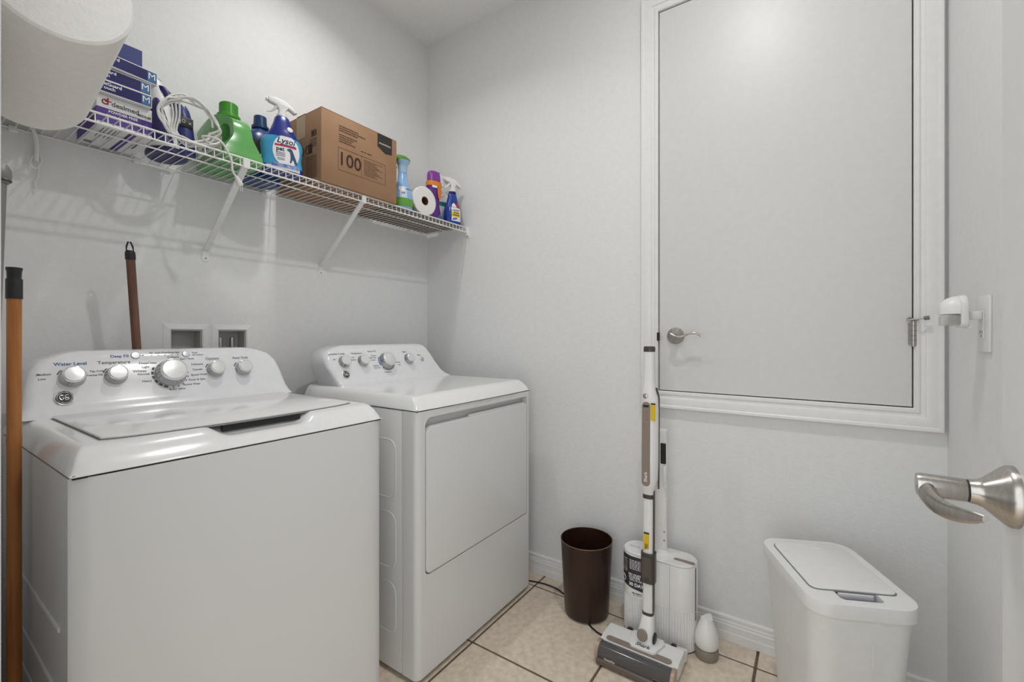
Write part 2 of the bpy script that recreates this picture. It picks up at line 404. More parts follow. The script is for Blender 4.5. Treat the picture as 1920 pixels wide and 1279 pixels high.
# ---- washer
WX0, WX1 = -1.655, -0.977; WC = (WX0+WX1)/2
t = thing('washing_machine', 'white top-load washing machine with silver dials standing beside the bamboo pole', 'washer', (WC, -0.46, 0))
def washer_front(u): return -0.006*(1-u*u)
cabr = []
for z in (0.018, ZS - 0.002):
    pts = []
    for k in range(25):
        u = -1 + 2*k/24
        pts.append((WC + u*(WX1-WX0)/2*0.985, YF + washer_front(u) + 0.010*abs(u)**18))
    pts += [(WX1, YF+.016), (WX1, YR-.01), (WX1-.01, YR), (WX0+.01, YR), (WX0, YR-.01), (WX0, YF+.016)]
    cabr.append([V3(a, b, z) for a, b in pts])
cab = part('cabinet', MB().loft(cabr), M_CABINET, t, smooth=40)
for z in (0.62, 0.50, 0.42, 0.26):
    part('side_rib', MB().box(WX0-.003, WX0+.002, YF+.07, YR-.12, z-.006, z+.006, .0028, 2), M_CABINET, cab)
part('seam', MB().box(WX0+.004, WX1-.004, YF+.004, YR-.004, ZS-.003, ZS+.004), M_SEAM, t)
for sx in (WX0+.05, WX1-.05):
    for sy in (YF+.05, YR-.05): part('foot', MB().cyl((sx, sy, 0), (sx, sy, 0.019), 0.02, n=16), M_BLACK, t)
SC = (-1.432, -1.175)
part('top_deck', deck(MB(), WX0, WX1, SC), M_ENAMEL, t, smooth=50)
lidpts = []
LX0, LX1 = -1.597, -1.036
for k in range(25):
    u = k/24; lidpts.append((LX0 + (LX1-LX0)*u, -0.722 - 0.018*(1-(2*u-1)**2) + .012*abs(2*u-1)**10))
lidpts += [(LX1, -0.32), (LX0, -0.32)]
part('lid_slit_shade', MB().box(-1.392, -1.206, -.738, -.728, .938, .9552), M_SEAM, t)  # black box painting the shade of the opening under the lid edge
lid = part('lid', MB().plate(lidpts, [], lambda u, v, d: V3(u, v, 0.9553+d), 0.0, 0.0065, 0.003, 2), M_ENAMEL, t)
part('lid_gap', MB().plate([(a + (.003 if a > WC else -.003), b - .003 if b < -.4 else b) for a, b in lidpts], [], lambda u, v, d: V3(u, v, 0.9550+d), -0.002, 0.0006), mat('gap_grey', (.25, .25, .25), .6), t)
WID = [(0.955, .335), (0.985, .325), (1.03, .318), (1.06, .312), (1.08, .303), (1.095, .287), (1.105, .262), (1.112, .24), (1.117, .215)]
part('console', MB().loft(console_rings(WC, lambda z: (interp(WID, z), interp(WID, z)))), M_CONSOLE, t, smooth=50)
for x, z, r, h in ((-1.549, 1.049, .0235, .026), (-1.461, 1.048, .0225, .026), (-1.335, 1.045, .036, .034), (-1.214, 1.048, .0225, .026), (-1.130, 1.047, .0225, .026)):
    dial(t, x, z, r, h)
for x, r in ((-1.412, .011), (-1.287, .0105)):
    part('push_button', MB().lathe(cpt(x, 1.1005, 0), [(r, 0), (r, .002), (r*.85, .004), (0, .0045)], 24, axis=CN), mat('silver_button', (.55, .55, .56), .35, metal=.6), t)
badge(t, -1.568, 0.999, .0195)
ar = MB()
for x, z, r in ((-1.549, 1.049, .029), (-1.461, 1.048, .028), (-1.214, 1.048, .028), (-1.130, 1.047, .028)): arc(ar, x, z, r, 20, 160, .003)
for a in range(60, 250, 18): arc(ar, -1.335, 1.045, .0445, a, a+13, .006, 4)
for a in range(250, 420, 18): arc(ar, -1.335, 1.045, .0445, a, a+5, .003, 2)
for k in range(5): arc(ar, -1.374 + .0165*k, 1.0995, .0008, 0, 360, .0016, 8)
arc(ar, -1.394, 1.1005, .0008, 0, 360, .002, 8); ar.grid(lambda u, v: cpt(-1.401 + .006*u, 1.1002 + .0008*v, .0005), 1, 1)
part('printed_marks', ar, M_PRINT, t, smooth=0)
tx = MB()
for s, x, z, sz in (('Temperature', -1.461, 1.0835, .0105), ('Options', -1.217, 1.0835, .0095), ('Auto Soak', -1.132, 1.083, .0095), ('Colors', -1.322, 1.0925, .0085), ('Whites', -1.408, 1.056, .0085), ('DeepClean', -1.386, 1.078, .0075),
                    ('Light', -1.393, 1.067, .007), ('Normal', -1.400, 1.047, .007), ('Heavy', -1.395, 1.027, .007), ('Delicates', -1.262, 1.068, .007), ('Casuals', -1.264, 1.052, .007), ('Speed Wash', -1.262, 1.036, .007),
                    ('Drain & Spin', -1.270, 1.022, .007), ('Active Wear', -1.286, 1.009, .007), ('Bulky Items', -1.325, .9985, .007), ('Medium', -1.600, 1.060, .0065), ('Low', -1.604, 1.049, .0065), ('Precise Fill', -1.506, 1.052, .0065),
                    ('Tap Cold', -1.500, 1.062, .006), ('Start / Pause', -1.287, 1.086, .006), ('Fill', -1.374, 1.1065, .0055), ('Soak', -1.3575, 1.1065, .0055), ('Wash', -1.341, 1.1065, .0055), ('Rinse', -1.3245, 1.1065, .0055), ('Spin', -1.308, 1.1065, .0055), ('Pause', -1.262, 1.104, .0055), ('Lid Locked', -1.256, 1.0975, .0055)):
    tx.text(s, sz*1.25, cmap(x, z), bold=.0001)
part('lettering', tx, M_PRINT, t, smooth=0)
tb = MB(); tb.text('Water Level', .0125, cmap(-1.549, 1.084), bold=.0002); tb.text('Deep Fill', .0115, cmap(-1.447, 1.1), bold=.0002)
part('blue_lettering', tb, M_PRINTB, t, smooth=0)

# ---- dryer
RX0, RX1 = -0.837, -0.130; RC = (RX0+RX1)/2
t = thing('clothes_dryer', 'white front-load clothes dryer with silver dials standing in the corner', 'dryer', (RC, -0.46, 0))
YP = -0.722                                                       # back of the front panel
body = part('cabinet', MB().box(RX0, RX1, YP+.0035, YR, 0.016, ZS-.002, .004, 2), M_CABINET, t)
for z0, z1 in ((0.60, 0.80), (0.36, 0.55), (0.14, 0.31)):
    part('embossed_panel', MB().plate(rrect(-0.665, YP-.045 if False else -0.775+.10, z0, z1, .004, 6) if False else rrect(-0.66, -0.70+.012+.0, z0, z1, .012), [], lambda u, v, d: V3(RX0-d, u, v), -.002, .003, .0025, 2) if False else
         MB().tube([V3(RX0+.001, u, v) for u, v in rrect(YP+.035, -0.40, z0, z1, .035, 8)], .0035, 8, closed=True), M_CABINET, body)
op = rrect(-0.800, -0.160, 0.352, 0.882, [.012, .030, .022, .004], 8)
fp = MB().plate(rrect(RX0+.022, RX1-.022, 0.018, ZS-.002, 0), [op], lambda u, v, d: V3(u, YF+d, v), 0.0, 0.03, 0)
fp2 = part('front_panel', fp, M_CABINET, t)
RR = .022
for sg, xe in ((1, RX0), (-1, RX1)):
    pl_ = [(xe, YP), (xe, YF+RR)] + [(xe + sg*(RR - RR*math.cos(PI/2*k/8)), YF + RR - RR*math.sin(PI/2*k/8)) for k in range(1, 9)] + [(xe + sg*RR, YF+.012), (xe + sg*.012, YF+RR), (xe + sg*.012, YP)]
    part('corner_panel', MB().loft([[V3(u, v, z) for u, v in pl_] for z in (.018, ZS-.002)]), M_CABINET, t, smooth=40)
part('recess', MB().box(-0.806, -0.154, YF+.031, YF+.036, 0.34, 0.89), M_CABINET, t)
part('door_gap', MB().box(-0.7985, -0.168, YF+.020, YF+.030, 0.354, 0.838), M_SEAM, t)
drp = rrect(-0.7955, -0.166, 0.3555, 0.851, [.006, .030, .020, .004], 8)
dr = part('door', MB().plate(drp, [], lambda u, v, d: V3(u, YF-.003+d, v), 0.0, 0.022, .0045, 3), M_CABINET, t)
part('door_grip', MB().box(-0.56, -0.17, YF+.008, YF+.018, 0.848, 0.857, .002, 1), M_CABINET, dr)
part('seam', MB().box(RX0+.004, RX1-.004, YF+.004, YR-.004, ZS-.003, ZS+.004), M_SEAM, t)
part('plinth', MB().box(RX0+.02, RX1-.02, YF+.03, YR-.02, 0.004, 0.017), M_SEAM, t)
for sx in (RX0+.05, RX1-.05):
    for sy in (YF+.06, YR-.05): part('foot', MB().cyl((sx, sy, 0), (sx, sy, 0.018), 0.02, n=16), M_BLACK, t)
part('top_deck', deck(MB(), RX0, RX1, None, 0.062), M_ENAMEL, t, smooth=50)
WL = [(0.955, .300), (0.985, .315), (1.03, .333), (1.06, .337), (1.08, .330), (1.095, .314), (1.105, .290), (1.112, .262), (1.117, .235)]
WR = [(0.955, .348), (0.965, .330), (0.985, .305), (1.01, .288), (1.03, .280), (1.06, .268), (1.08, .258), (1.095, .247), (1.105, .236), (1.112, .222), (1.117, .20)]
part('console', MB().loft(console_rings(RC, lambda z: (interp(WL, z), interp(WR, z)))), M_CONSOLE, t, smooth=50)
for x, z, r, h in ((-0.738, 1.049, .0225, .024), (-0.646, 1.048, .0225, .024), (-0.520, 1.043, .034, .03), (-0.386, 1.046, .0225, .024)):
    dial(t, x, z, r, h)
part('push_button', MB().lathe(cpt(-0.300, 1.041, 0), [(.011, 0), (.011, .003), (.009, .005), (0, .0055)], 24, axis=CN), MATS['silver_button'], t)
badge(t, -0.745, 0.998, .018)
ar = MB()
for x, z in ((-0.738, 1.049), (-0.646, 1.048), (-0.386, 1.046)): arc(ar, x, z, .028, 60, 130, .003)
for a in list(range(225, 330, 12)): arc(ar, -0.520, 1.043, .042, a, a+8, .005, 3)
part('printed_marks', ar, M_PRINT, t, smooth=0)
ab = MB()
for a in range(110, 200, 14): arc(ab, -0.520, 1.043, .042, a, a+11, .006, 4)
part('blue_marks', ab, mat('cycle_blue', srgb(40, 110, 190), .5), t, smooth=0)
tx = MB()
for s, x, z, sz in (('Extended Tumble', -0.762, 1.082, .0085), ('Temperature', -0.668, 1.082, .0085), ('Sensor Dry', -0.585, 1.088, .008), ('Cottons', -0.583, 1.069, .0065), ('Mixed Load', -0.592, 1.060, .0065), ('Casuals', -0.590, 1.050, .0065), ('Delicates', -0.585, 1.025, .0065),
                    ('Easy Care', -0.580, 1.016, .0065), ('Timed Dry', -0.53, .994, .007), ('Normal', -0.455, 1.034, .0065), ('Signal', -0.400, 1.080, .0085), ('Start', -0.312, 1.062, .0085), ('Off', -0.780, 1.06, .0065), ('Low', -0.690, 1.066, .0065), ('Medium', -0.690, 1.055, .0065), ('Fluff', -0.452, 1.022, .0065)):
    tx.text(s, sz*1.25, cmap(x, z), bold=.0001)
part('lettering', tx, M_PRINT, t, smooth=0)

# ---- outlet box for the washer hoses in the back wall
t = thing('washer_outlet_box', 'recessed white wall box with two pipes behind the washing machine', 'outlet box', (-1.13, 0, 1.02))
for (a, b) in bx0:
    fr = MB(); o = 0.0255
    frame(fr, a, b, 1.02, bz0, [(0, -.004), (0, .004), (.004, .007), (.022, .0015), (.0225, 0), (.0225, -.004)] if True else [], onA)
    part('frame', fr, M_PLASTIC, t, smooth=20)
    rc = MB().box(a+.0004, a+.003, .001, .055, 1.0205, bz0-.0004).box(b-.003, b-.0004, .001, .055, 1.0205, bz0-.0004).box(a+.003, b-.003, .001, .055, bz0-.003, bz0-.0004).box(a+.003, b-.003, .001, .055, 1.0205, 1.023).box(a+.0004, b-.0004, .055, .058, 1.0205, bz0-.0004)
    part('recess', rc, mat('recess_grey', (.55, .54, .52), .7), t)
for x in (-1.082, -1.040):
    p = part('pipe', MB().cyl((x, .028, 1.02), (x, .028, 1.152), .008, n=16, bev=.001), M_CHROME, t)

# ================================================================== wire shelf
SZ, SYF = 1.745, -0.305
t = thing('wire_shelf', 'white wire shelf with diagonal braces on the wall above the machines', 'shelf', (-0.9, 0, SZ))
SX0, SX1 = XC+.004, -0.012
part('back_rod', MB().cyl((SX0, -0.006, 1.7405), (SX1, -0.006, 1.7405), .0028, n=10), M_WIRE, t)
part('middle_rod', MB().cyl((SX0, -0.168, 1.7405), (SX1, -0.168, 1.7405), .0026, n=10), M_WIRE, t)
part('front_rod', MB().cyl((SX0, SYF, SZ), (SX1, SYF, SZ), .003, n=10), M_WIRE, t)
part('front_rod', MB().cyl((SX0, SYF-.002, 1.7185), (SX1, SYF-.002, 1.7185), .003, n=10), M_WIRE, t)
wm = None
x = SX1 - .004
while x > SX0:
    if wm is None:
        o = part('wire', MB().tube([(x, -.003, 1.7445), (x, -.298, 1.7455), (x, SYF+.001, 1.7425), (x, SYF-.001, 1.7165)], .0016, 6), M_WIRE, t); wm = o; xw = x
    else:
        o = wm.copy(); COL.objects.link(o); o.parent = t; o.location = (x - xw, 0, 0); ROOT[o] = ROOT[t]
    x -= 0.0254
for xb, xt in ((-1.129, -1.155), (-0.662, -0.692)):
    br = MB()
    a, b_ = V3((xb+xt)/2, -.006, 1.475), V3((xb+xt)/2, SYF+.004, 1.722)
    dv = (b_-a).normalized(); nv = V3(1, 0, 0); q = dv.cross(nv)
    br.loft([[p + nv*sx*.010 + q*sq*.0035 for sx, sq in ((-1, -1), (1, -1), (1, 1), (-1, 1))] for p in (a, b_)])
    o = part('brace', br, M_WIRE, t)
    xm = (xb+xt)/2
    part('brace_plate', MB().plate(rrect(xm-.012, xm+.012, 1.432, 1.482, .008), [], onA, 0, .003, .001, 1), M_WIRE, o)
    part('screw', MB().lathe((xm, -.003, 1.445), [(.004, 0), (.003, .0015), (0, .002)], 12, axis=(0, -1, 0)), M_CHROME, o)
    part('brace_hook', MB().box(xm-.011, xm+.011, SYF-.008, SYF-.001, 1.712, 1.7462, .002, 1), M_WIRE, o)
for xc in (-1.62, -1.345, -0.935, -0.69+.21, -0.155):
    part('wall_clip', MB().box(xc-.009, xc+.009, -.012, 0, 1.728, 1.748, .003, 2), M_WIRE, t)
eb = part('end_bracket', MB().box(-.0125, -.001, -.300, -.318, 1.700, 1.7465, .002, 1).box(-.004, 0, -.322, -.293, 1.690, 1.722, .001, 1), M_WIRE, t)
part('screw', MB().lathe((-.004, -.309, 1.6975), [(.004, 0), (0, .002)], 12, axis=(-1, 0, 0)), M_CHROME, eb)

DK = 1.7475                                                       # level things stand on
def pmap(o, ux, uy): return lambda u, v: Vector(o) + Vector(ux)*u + Vector(uy)*v
def prop_box(mb, x0, x1, y0, y1, z0, z1, rz=0, c=None, bev=.0012):
    c = c or ((x0+x1)/2, (y0+y1)/2)
    Mx = Matrix.Translation((c[0], c[1], 0)) @ Matrix.Rotation(rz, 4, 'Z') @ Matrix.Translation((-c[0], -c[1], 0))
    mb.box(x0, x1, y0, y1, z0, z1, bev, 1, Mx); return mb

# ---- glove boxes
M_CARDW = mat('white_card', (.78, .78, .78), .5); M_NAVY = mat('navy_print', srgb(20, 18, 88), .4, spec=.25, noise=(30, srgb(24, 22, 96), 2)); M_PURP = mat('purple_print', srgb(80, 52, 138), .5)
M_WPRINT = mat('white_print', (.85, .85, .86), .5)
gx0, gx1, gyf, gyr, gh = -1.492, -1.367, -0.215, -0.020, 0.088
t = thing('glove_box', 'white and purple disposable glove box at the bottom of the stack on the shelf', 'box', ((gx0+gx1)/2, (gyf+gyr)/2, DK))
part('carton', MB().box(gx0, gx1, gyf, gyr, DK, DK+gh, .0012, 1), M_CARDW, t)
fy = gyf - .0004
part('purple_band', MB().box(gx0+.0002, gx1-.0002, fy, fy+.0002, DK+.012, DK+.052).box(gx0-.0003, gx0, gyf, gyr, DK+.004, DK+.052).box(gx0+.072, gx0+.090, gyf+.004, gyr-.004, DK-.0004, DK), M_PURP, t)
tx = MB().text('dealmed', .0185, pmap((gx0+.063, fy-.0004, DK+.068), (1, 0, 0), (0, 0, 1)), bold=.0004).text('MEDIUM', .0085, pmap((gx0+.106, fy-.0004, DK+.062), (1, 0, 0), (0, 0, 1)), bold=.0003)
tx.text('dealmed', .02, pmap((gx0+.108, -.12, DK-.0006), (0, -1, 0), (-1, 0, 0)), bold=.0004)
for k in range(5): tx.box(gx0+.018 + .009*k, gx0+.020+.009*k, gyf+.012, gyf+.10, DK-.0005, DK-.0001)
for k in range(6): tx.box(gx0+.008, gx0+.026, -.060+.004*k, -.0585+.004*k, DK-.0005, DK-.0001)
part('lettering', tx, M_PRINT, t, smooth=0)
rl = MB(); L = pmap((gx0+.018, fy-.0004, DK+.069), (1, 0, 0), (0, 0, 1))
rl.tube([L(.006*math.cos(k*PI/10), .006*math.sin(k*PI/10)) for k in range(20)], .0016, 6, closed=True).tube([L(.006, -.006), L(.006, .012)], .0016, 6).tube([L(0, .002), L(.014, .004)], .0014, 6)
part('red_emblem', rl, mat('red_print', srgb(160, 40, 60), .5), t)
part('white_lettering', MB().text('POWDER FREE', .010, pmap((gx0+.058, fy-.0004, DK+.045), (1, 0, 0), (0, 0, 1)), bold=.0003).text('200', .014, pmap((gx0+.105, fy-.0004, DK+.030), (1, 0, 0), (0, 0, 1))).text('Nitrile Exam Gloves', .009, pmap((gx0+.058, fy-.0004, DK+.034), (1, 0, 0), (0, 0, 1))), M_WPRINT, t, smooth=0)

gl = ['lowest of the three navy glove boxes marked M, right on the purple box', 'middle navy glove box marked M in the stack on the shelf', 'slanted topmost navy glove box marked M sticking out of the stack']
zb = DK + gh + .0005
for k, (x0, x1, yf, yr, rz) in enumerate(((-1.500, -1.372, -.232, -.015, 0), (-1.512, -1.374, -.228, -.02, .01), (-1.515, -1.366, -.235, -.06, .10))):
    hgt = .037 if k else .036
    t = thing('glove_box', gl[k], 'box', ((x0+x1)/2, (yf+yr)/2, zb), rz, 'navy glove boxes stacked on the shelf')
    w2, d2_ = (x1-x0)/2, (yr-yf)/2
    part('carton', MB().box(-w2, w2, -d2_, d2_, 0, hgt, .001, 1), M_CARDW, t, local=True)
    part('navy_front', MB().box(-w2+.003, w2-.002, -d2_-.0004, -d2_, .003, hgt-.003), M_NAVY, t, local=True)
    part('size_panel', MB().box(w2-.025, w2-.003, -d2_-.0007, -d2_-.0004, .004, hgt-.004), mat('teal_print', srgb(25, 95, 150), .4), t, local=True)
    part('lettering', MB().text('M', .026, pmap((w2-.014, -d2_-.0010, hgt/2+.001), (1, 0, 0), (0, 0, 1)), bold=.0).text('FitGuard', .0125, pmap((-w2+.036, -d2_-.0008, hgt*.70), (1, 0, 0), (0, 0, 1)), bold=.0003).text('Touch', .0125, pmap((-w2+.028, -d2_-.0008, hgt*.40), (1, 0, 0), (0, 0, 1)), bold=.0002), M_WPRINT, t, local=True, smooth=0)
    zb += hgt + .0006
    if k == 1: zb += .001
t = thing('glove_box', 'plain navy textured carton standing on end on top of the glove box stack', 'box', (-1.475, -.150, zb))
part('carton', MB().box(-1.520, -1.390, -.212, -.10, zb, zb+.056, .001, 1), mat('navy_pattern', srgb(30, 38, 100), .5, noise=(220, srgb(48, 62, 132), 3, (1, 1, 3))), t)
part('flap', MB().box(-1.520, -1.390, -.2135, -.2122, zb+.001, zb+.054, .0003, 1), MATS['navy_pattern'], t)

# ---- mop cloth bundle with loose threads on the shelf
cl = MB(); rng = random.Random(3)
def cloth(u, v):
    a = u*2*PI; b = -PI/2 + v*PI
    r = 1 + .10*math.sin(5*a + 3*b) + .07*math.sin(9*a - 4*b)
    return V3(-1.662 + .120*r*math.copysign(abs(math.cos(a))**.7, math.cos(a))*math.cos(b)**.5, -.140 + .115*r*math.copysign(abs(math.sin(a))**.7, math.sin(a))*math.cos(b)**.5, DK + .038 + .036*math.sin(b) + .005*math.sin(7*a)*math.cos(b))
cl.grid(cloth, 60, 20)
t = thing('mop_cloth', 'bundled beige looped mop cloth lying on the left end of the wire shelf', 'cloth', (-1.662, -.14, DK))
part('pile', cl, mat('beige_pile', srgb(150, 142, 122), .95, noise=(160, srgb(112, 104, 86), 4), bump=(170, 1.0, .01)), t)
th = MB()
th.tube(bez([(-1.585, -.02, DK+.004), (-1.578, -.016, 1.73), (-1.575, -.014, 1.70), (-1.576, -.013, 1.66)], 20), .0050, 6)
th.tube(bez([(-1.581, -.018, 1.738), (-1.572, -.013, 1.70), (-1.565, -.012, 1.665), (-1.577, -.012, 1.640), (-1.588, -.012, 1.655), (-1.576, -.012, 1.685)], 30), .0020, 5)
th.tube(bez([(-1.571, -.012, 1.65), (-1.573, -.012, 1.615), (-1.578, -.012, 1.60), (-1.574, -.012, 1.575)], 20), .0018, 5)
part('loose_thread', th, mat('thread_white', (.86, .86, .84), .9), t)
cb = MB()
for k in range(3): cb.tube([V3(-1.517 + .010*math.cos(a*PI/12 + k) - .004*k, -.185 + .035*math.sin(a*PI/12), DK + .004 + .022 + .020*math.cos(a*PI/12)) for a in range(24)], .003, 6, closed=True)
solo('cable_loop', cb, mat('white_cable', (.74, .73, .70), .5), 'small coil of white cable beside the purple glove box', 'cable')

# ---- handheld steamer with cord
M_INDIGO = mat('indigo_plastic', srgb(44, 40, 98), .35); M_NVB = mat('deep_blue_plastic', srgb(36, 48, 110), .3)
sx, sy = -1.288, -.085
t = thing('garment_steamer', 'white and indigo handheld steamer standing on the shelf between the glove boxes and green jug', 'steamer', (sx, sy, DK))
part('base', MB().lathe((sx, sy, DK), [(.92, 0), (1.0, .004), (1.0, .014), (.9, .02)], 36, sx=.056, sy=.072), M_INDIGO, t)
bp_ = [(0.018, .050, .060, 0), (.05, .046, .056, -.004), (.10, .040, .05, -.010), (.15, .034, .042, -.018), (.19, .028, .034, -.026), (.215, .025, .028, -.030), (.235, .021, .023, -.034)]
part('body', MB().loft([[V3(sx + ox - .008 + a*math.cos(2*PI*k/28), sy - .015 + b_*math.sin(2*PI*k/28), DK+z) for k in range(28)] for z, a, b_, ox in bp_]), M_PLASTIC, t, smooth=50)
part('cap_ring', MB().lathe((sx-.042, sy-.015, DK+.2345), [(.0218, 0), (.0218, .003), (.019, .004)], 28), mat('dark_ring', (.05, .05, .05), .4), t)
part('side_panel', MB().loft([[V3(sx + ox - .022 + a*.8*math.cos(2*PI*k/24), sy - .030 + b_*.86*math.sin(2*PI*k/24), DK+z) for k in range(24)] for z, a, b_, ox in ((.03, .042, .058, 0), (.09, .036, .052, -.01), (.13, .026, .044, -.016), (.165, .012, .030, -.02), (.175, .004, .012, -.021))]), M_INDIGO, t, smooth=50)
tower = part('control_tower', MB().loft([[V3(sx + .030 + ox + a*math.copysign(abs(math.cos(2*PI*k/28))**.7, math.cos(2*PI*k/28)), sy - .055 + b_*math.copysign(abs(math.sin(2*PI*k/28))**.7, math.sin(2*PI*k/28)), DK+z) for k in range(28)] for z, a, b_, ox in ((.004, .024, .026, .006), (.06, .024, .026, .003), (.12, .022, .024, -.002), (.15, .020, .023, -.008), (.165, .016, .018, -.012))]), M_NVB, t, smooth=50)
part('button_panel', MB().box(sx+.004, sx+.046, sy-.083, sy-.078, DK+.092, DK+.125, .003, 2), M_BLACK, tower)
ic = MB(); P = pmap((sx+.018, sy-.0838, DK+.109), (1, 0, 0), (0, 0, 1))
ic.tube([P(.0045*math.cos(k*PI/8), .0045*math.sin(k*PI/8)) for k in range(16)], .0007, 5, closed=True)
P2 = pmap((sx+.036, sy-.0838, DK+.107), (1, 0, 0), (0, 0, 1)); ic.tube([P2(-.004, -.004), P2(.004, .004)], .0006, 5).tube([P2(-.004, .004), P2(.004, -.004)], .0006, 5)
ic.box(sx+.008, sx+.0095, sy-.0838, sy-.083, DK+.098, DK+.121)
part('button_icons', ic, M_WPRINT, tower)
part('trigger', MB().loft([[V3(sx - .004 + ox + a*math.cos(2*PI*k/20), sy - .036 + b_*math.sin(2*PI*k/20), DK+z) for k in range(20)] for z, a, b_, ox in ((.165, .012, .014, 0), (.18, .018, .02, -.004), (.20, .018, .02, -.014), (.213, .012, .014, -.022))]), M_INDIGO, t, smooth=50)
part('knob', MB().lathe((sx-.036, sy-.078, DK+.105), [(.007, 0), (.007, .003), (.005, .004)], 18, axis=(0, -1, 0)), mat('knob_grey', (.45, .45, .48), .4), t)
M_CORD = mat('white_cord', (.72, .71, .68), .45)
crd = MB(); cr = random.Random(11)
main = []
for turn in range(4):
    for k in range(18):
        a = 2*PI*k/18
        main.append((-1.300 + (.074 + .008*cr.uniform(-1, 1))*math.cos(a) + .007*turn, -.272 - .010*math.sin(a*.5 + turn) + .006*cr.uniform(-1, 1), DK + .076 + (.066 + .006*cr.uniform(-1, 1))*math.sin(a) - .003*turn))
main += [(-1.215, -.275, DK+.03), (-1.24, -.285, DK+.018), (-1.265, -.295, DK+.030), (-1.225, -.317, DK+.026), (-1.196, -.322, DK-.02), (-1.190, -.322, DK-.06), (-1.180, -.322, DK-.075)]
crd.tube(bez(main, 360), .0033, 7)
for k in range(3):
    crd.tube(bez([(-1.338+.012*k, -.262, DK+.135+.004*k), (-1.331+.008*k, -.268, DK+.08), (-1.334+.006*k, -.266, DK+.03), (-1.30, -.268-.008*k, DK+.008), (-1.25, -.268-.010*k, DK+.010), (-1.215, -.272, DK+.03)], 40), .0030, 6)
cord = part('cord', crd, M_CORD, t, smooth=60)
part('plug', MB().lathe((-1.180, -.322, DK-.074), [(.0045, 0), (.0065, .010), (.0095, .018), (.0095, .030), (.007, .033)], 16, axis=(.45, 0, -.9)).box(-1.168, -1.166, -.326, -.320, DK-.120, DK-.104).box(-1.162, -1.160, -.324, -.318, DK-.118, DK-.102), M_CORD, cord)

# ---- green detergent jug
M_GREEN = mat('green_plastic', srgb(104, 172, 96), .22, noise=(8, srgb(94, 162, 86), 2))
jx0, jx1 = -1.185, -1.062
t = thing('detergent_jug', 'pale green laundry detergent jug with bright green cap and cut-out handle', 'jug', ((jx0+jx1)/2, -.15, DK))
prof = bez([(-.040, .0, 0), (-.15, -.0005, 0), (-.248, .0, 0), (-.252, .05, 0), (-.247, .105, 0), (-.230, .145, 0), (-.195, .168, 0), (-.168, .176, 0), (-.112, .176, 0), (-.07, .166, 0), (-.030, .148, 0), (-.024, .135, 0), (-.040, .115, 0), (-.043, .05, 0), (-.040, .0, 0)], 70)[:-1]
hole = [(-.198 + .022*math.cos(2*PI*k/20) + .006*math.sin(2*PI*k/20), .105 + .034*math.sin(2*PI*k/20)) for k in range(20)]
jfn = lambda u, v, d: V3((jx0+jx1)/2 + (d - .0615)*(1 - .22*max(0, (v-.10)/.08)) * (1 - .50*max(0, min(1, (-.150-u)/.06))*max(0, min(1, (v-.035)/.055))), u, DK+v)
part('bottle', MB().plate([(p.x, max(p.y, 0.0)) for p in prof], [hole], jfn, 0.0, .123, .028, 5), M_GREEN, t, smooth=60)
part('neck', MB().lathe(((jx0+jx1)/2, -.14, DK+.165), [(.040, 0), (.033, .012), (.030, .018)], 32), M_GREEN, t)
cp = part('cap', MB().lathe(((jx0+jx1)/2, -.14, DK+.180), [(.036, 0), (.037, .004), (.036, .012), (.029, .016), (.028, .052), (.025, .055), (0, .055)], 40), mat('bright_green_cap', srgb(70, 152, 44), .3), t)
for k in range(20):
    a = 2*PI*k/20; part('cap_rib', MB().box(-.0012, .0012, .0278, .0292, .018, .05, 0, 1, Matrix.Translation(((jx0+jx1)/2, -.14, DK+.180)) @ Matrix.Rotation(a, 4, 'Z')), MATS['bright_green_cap'], cp)
lb_ = MB().plate([(-.235, .075), (-.14, .115), (-.052, .085), (-.052, .012), (-.235, .012)], [], lambda u, v, d: V3(jx0 - d, u, DK+v), .0003, .0009)
lab = part('label', lb_, mat('label_white', (.78, .78, .74), .5, noise=(45, srgb(190, 200, 150), 3)), t)
part('label_art', MB().plate([(-.233, .014), (-.055, .014), (-.055, .035), (-.14, .045), (-.233, .03)], [], lambda u, v, d: V3(jx0 - d, u, DK+v), .0009, .0012), mat('label_teal', srgb(70, 140, 140), .5, noise=(60, srgb(150, 160, 60), 3)), lab)
part('lettering', MB().text('Purex', .042, pmap((jx0-.0014, -.14, DK+.070), (0, -1, 0), (0, 0, 1)), bold=.0012), mat('navy_ink', srgb(24, 34, 90), .5), lab, smooth=0)

# ---- navy jug behind
jc = (-.985, -.080)
t = thing('detergent_jug', 'navy blue detergent bottle half hidden behind the light blue spray bottle', 'jug', (jc[0], jc[1], DK))
M_NJ = mat('navy_jug', srgb(28, 62, 120), .3)
part('bottle', MB().loft([[V3(jc[0] + a*math.copysign(abs(math.cos(2*PI*k/32))**.75, math.cos(2*PI*k/32)), jc[1] + b_*math.copysign(abs(math.sin(2*PI*k/32))**.75, math.sin(2*PI*k/32)), DK+z) for k in range(32)] for z, a, b_ in ((0, .066, .05), (.006, .07, .054), (.08, .066, .052), (.14, .070, .054), (.175, .066, .048), (.195, .044, .036), (.205, .026, .026), (.215, .024, .024))]), M_NJ, t, smooth=50)
part('cap', MB().lathe((jc[0], jc[1], DK+.213), [(.030, 0), (.030, .010), (.024, .013), (.022, .048), (.02, .05), (0, .05)], 32), mat('navy_cap', srgb(22, 58, 104), .35), t)
lb = part('label', MB().box(jc[0]-.064, jc[0]+.03, jc[1]-.0565, jc[1]-.0555, DK+.03, DK+.15, .0004, 1), mat('black_label', (.03, .03, .04), .4), t)
part('lettering', MB().text('OXY', .04, pmap((jc[0]-.035, jc[1]-.0572, DK+.085), (1, 0, 0), (0, 0, 1)), bold=.001), M_WPRINT, lb, smooth=0)

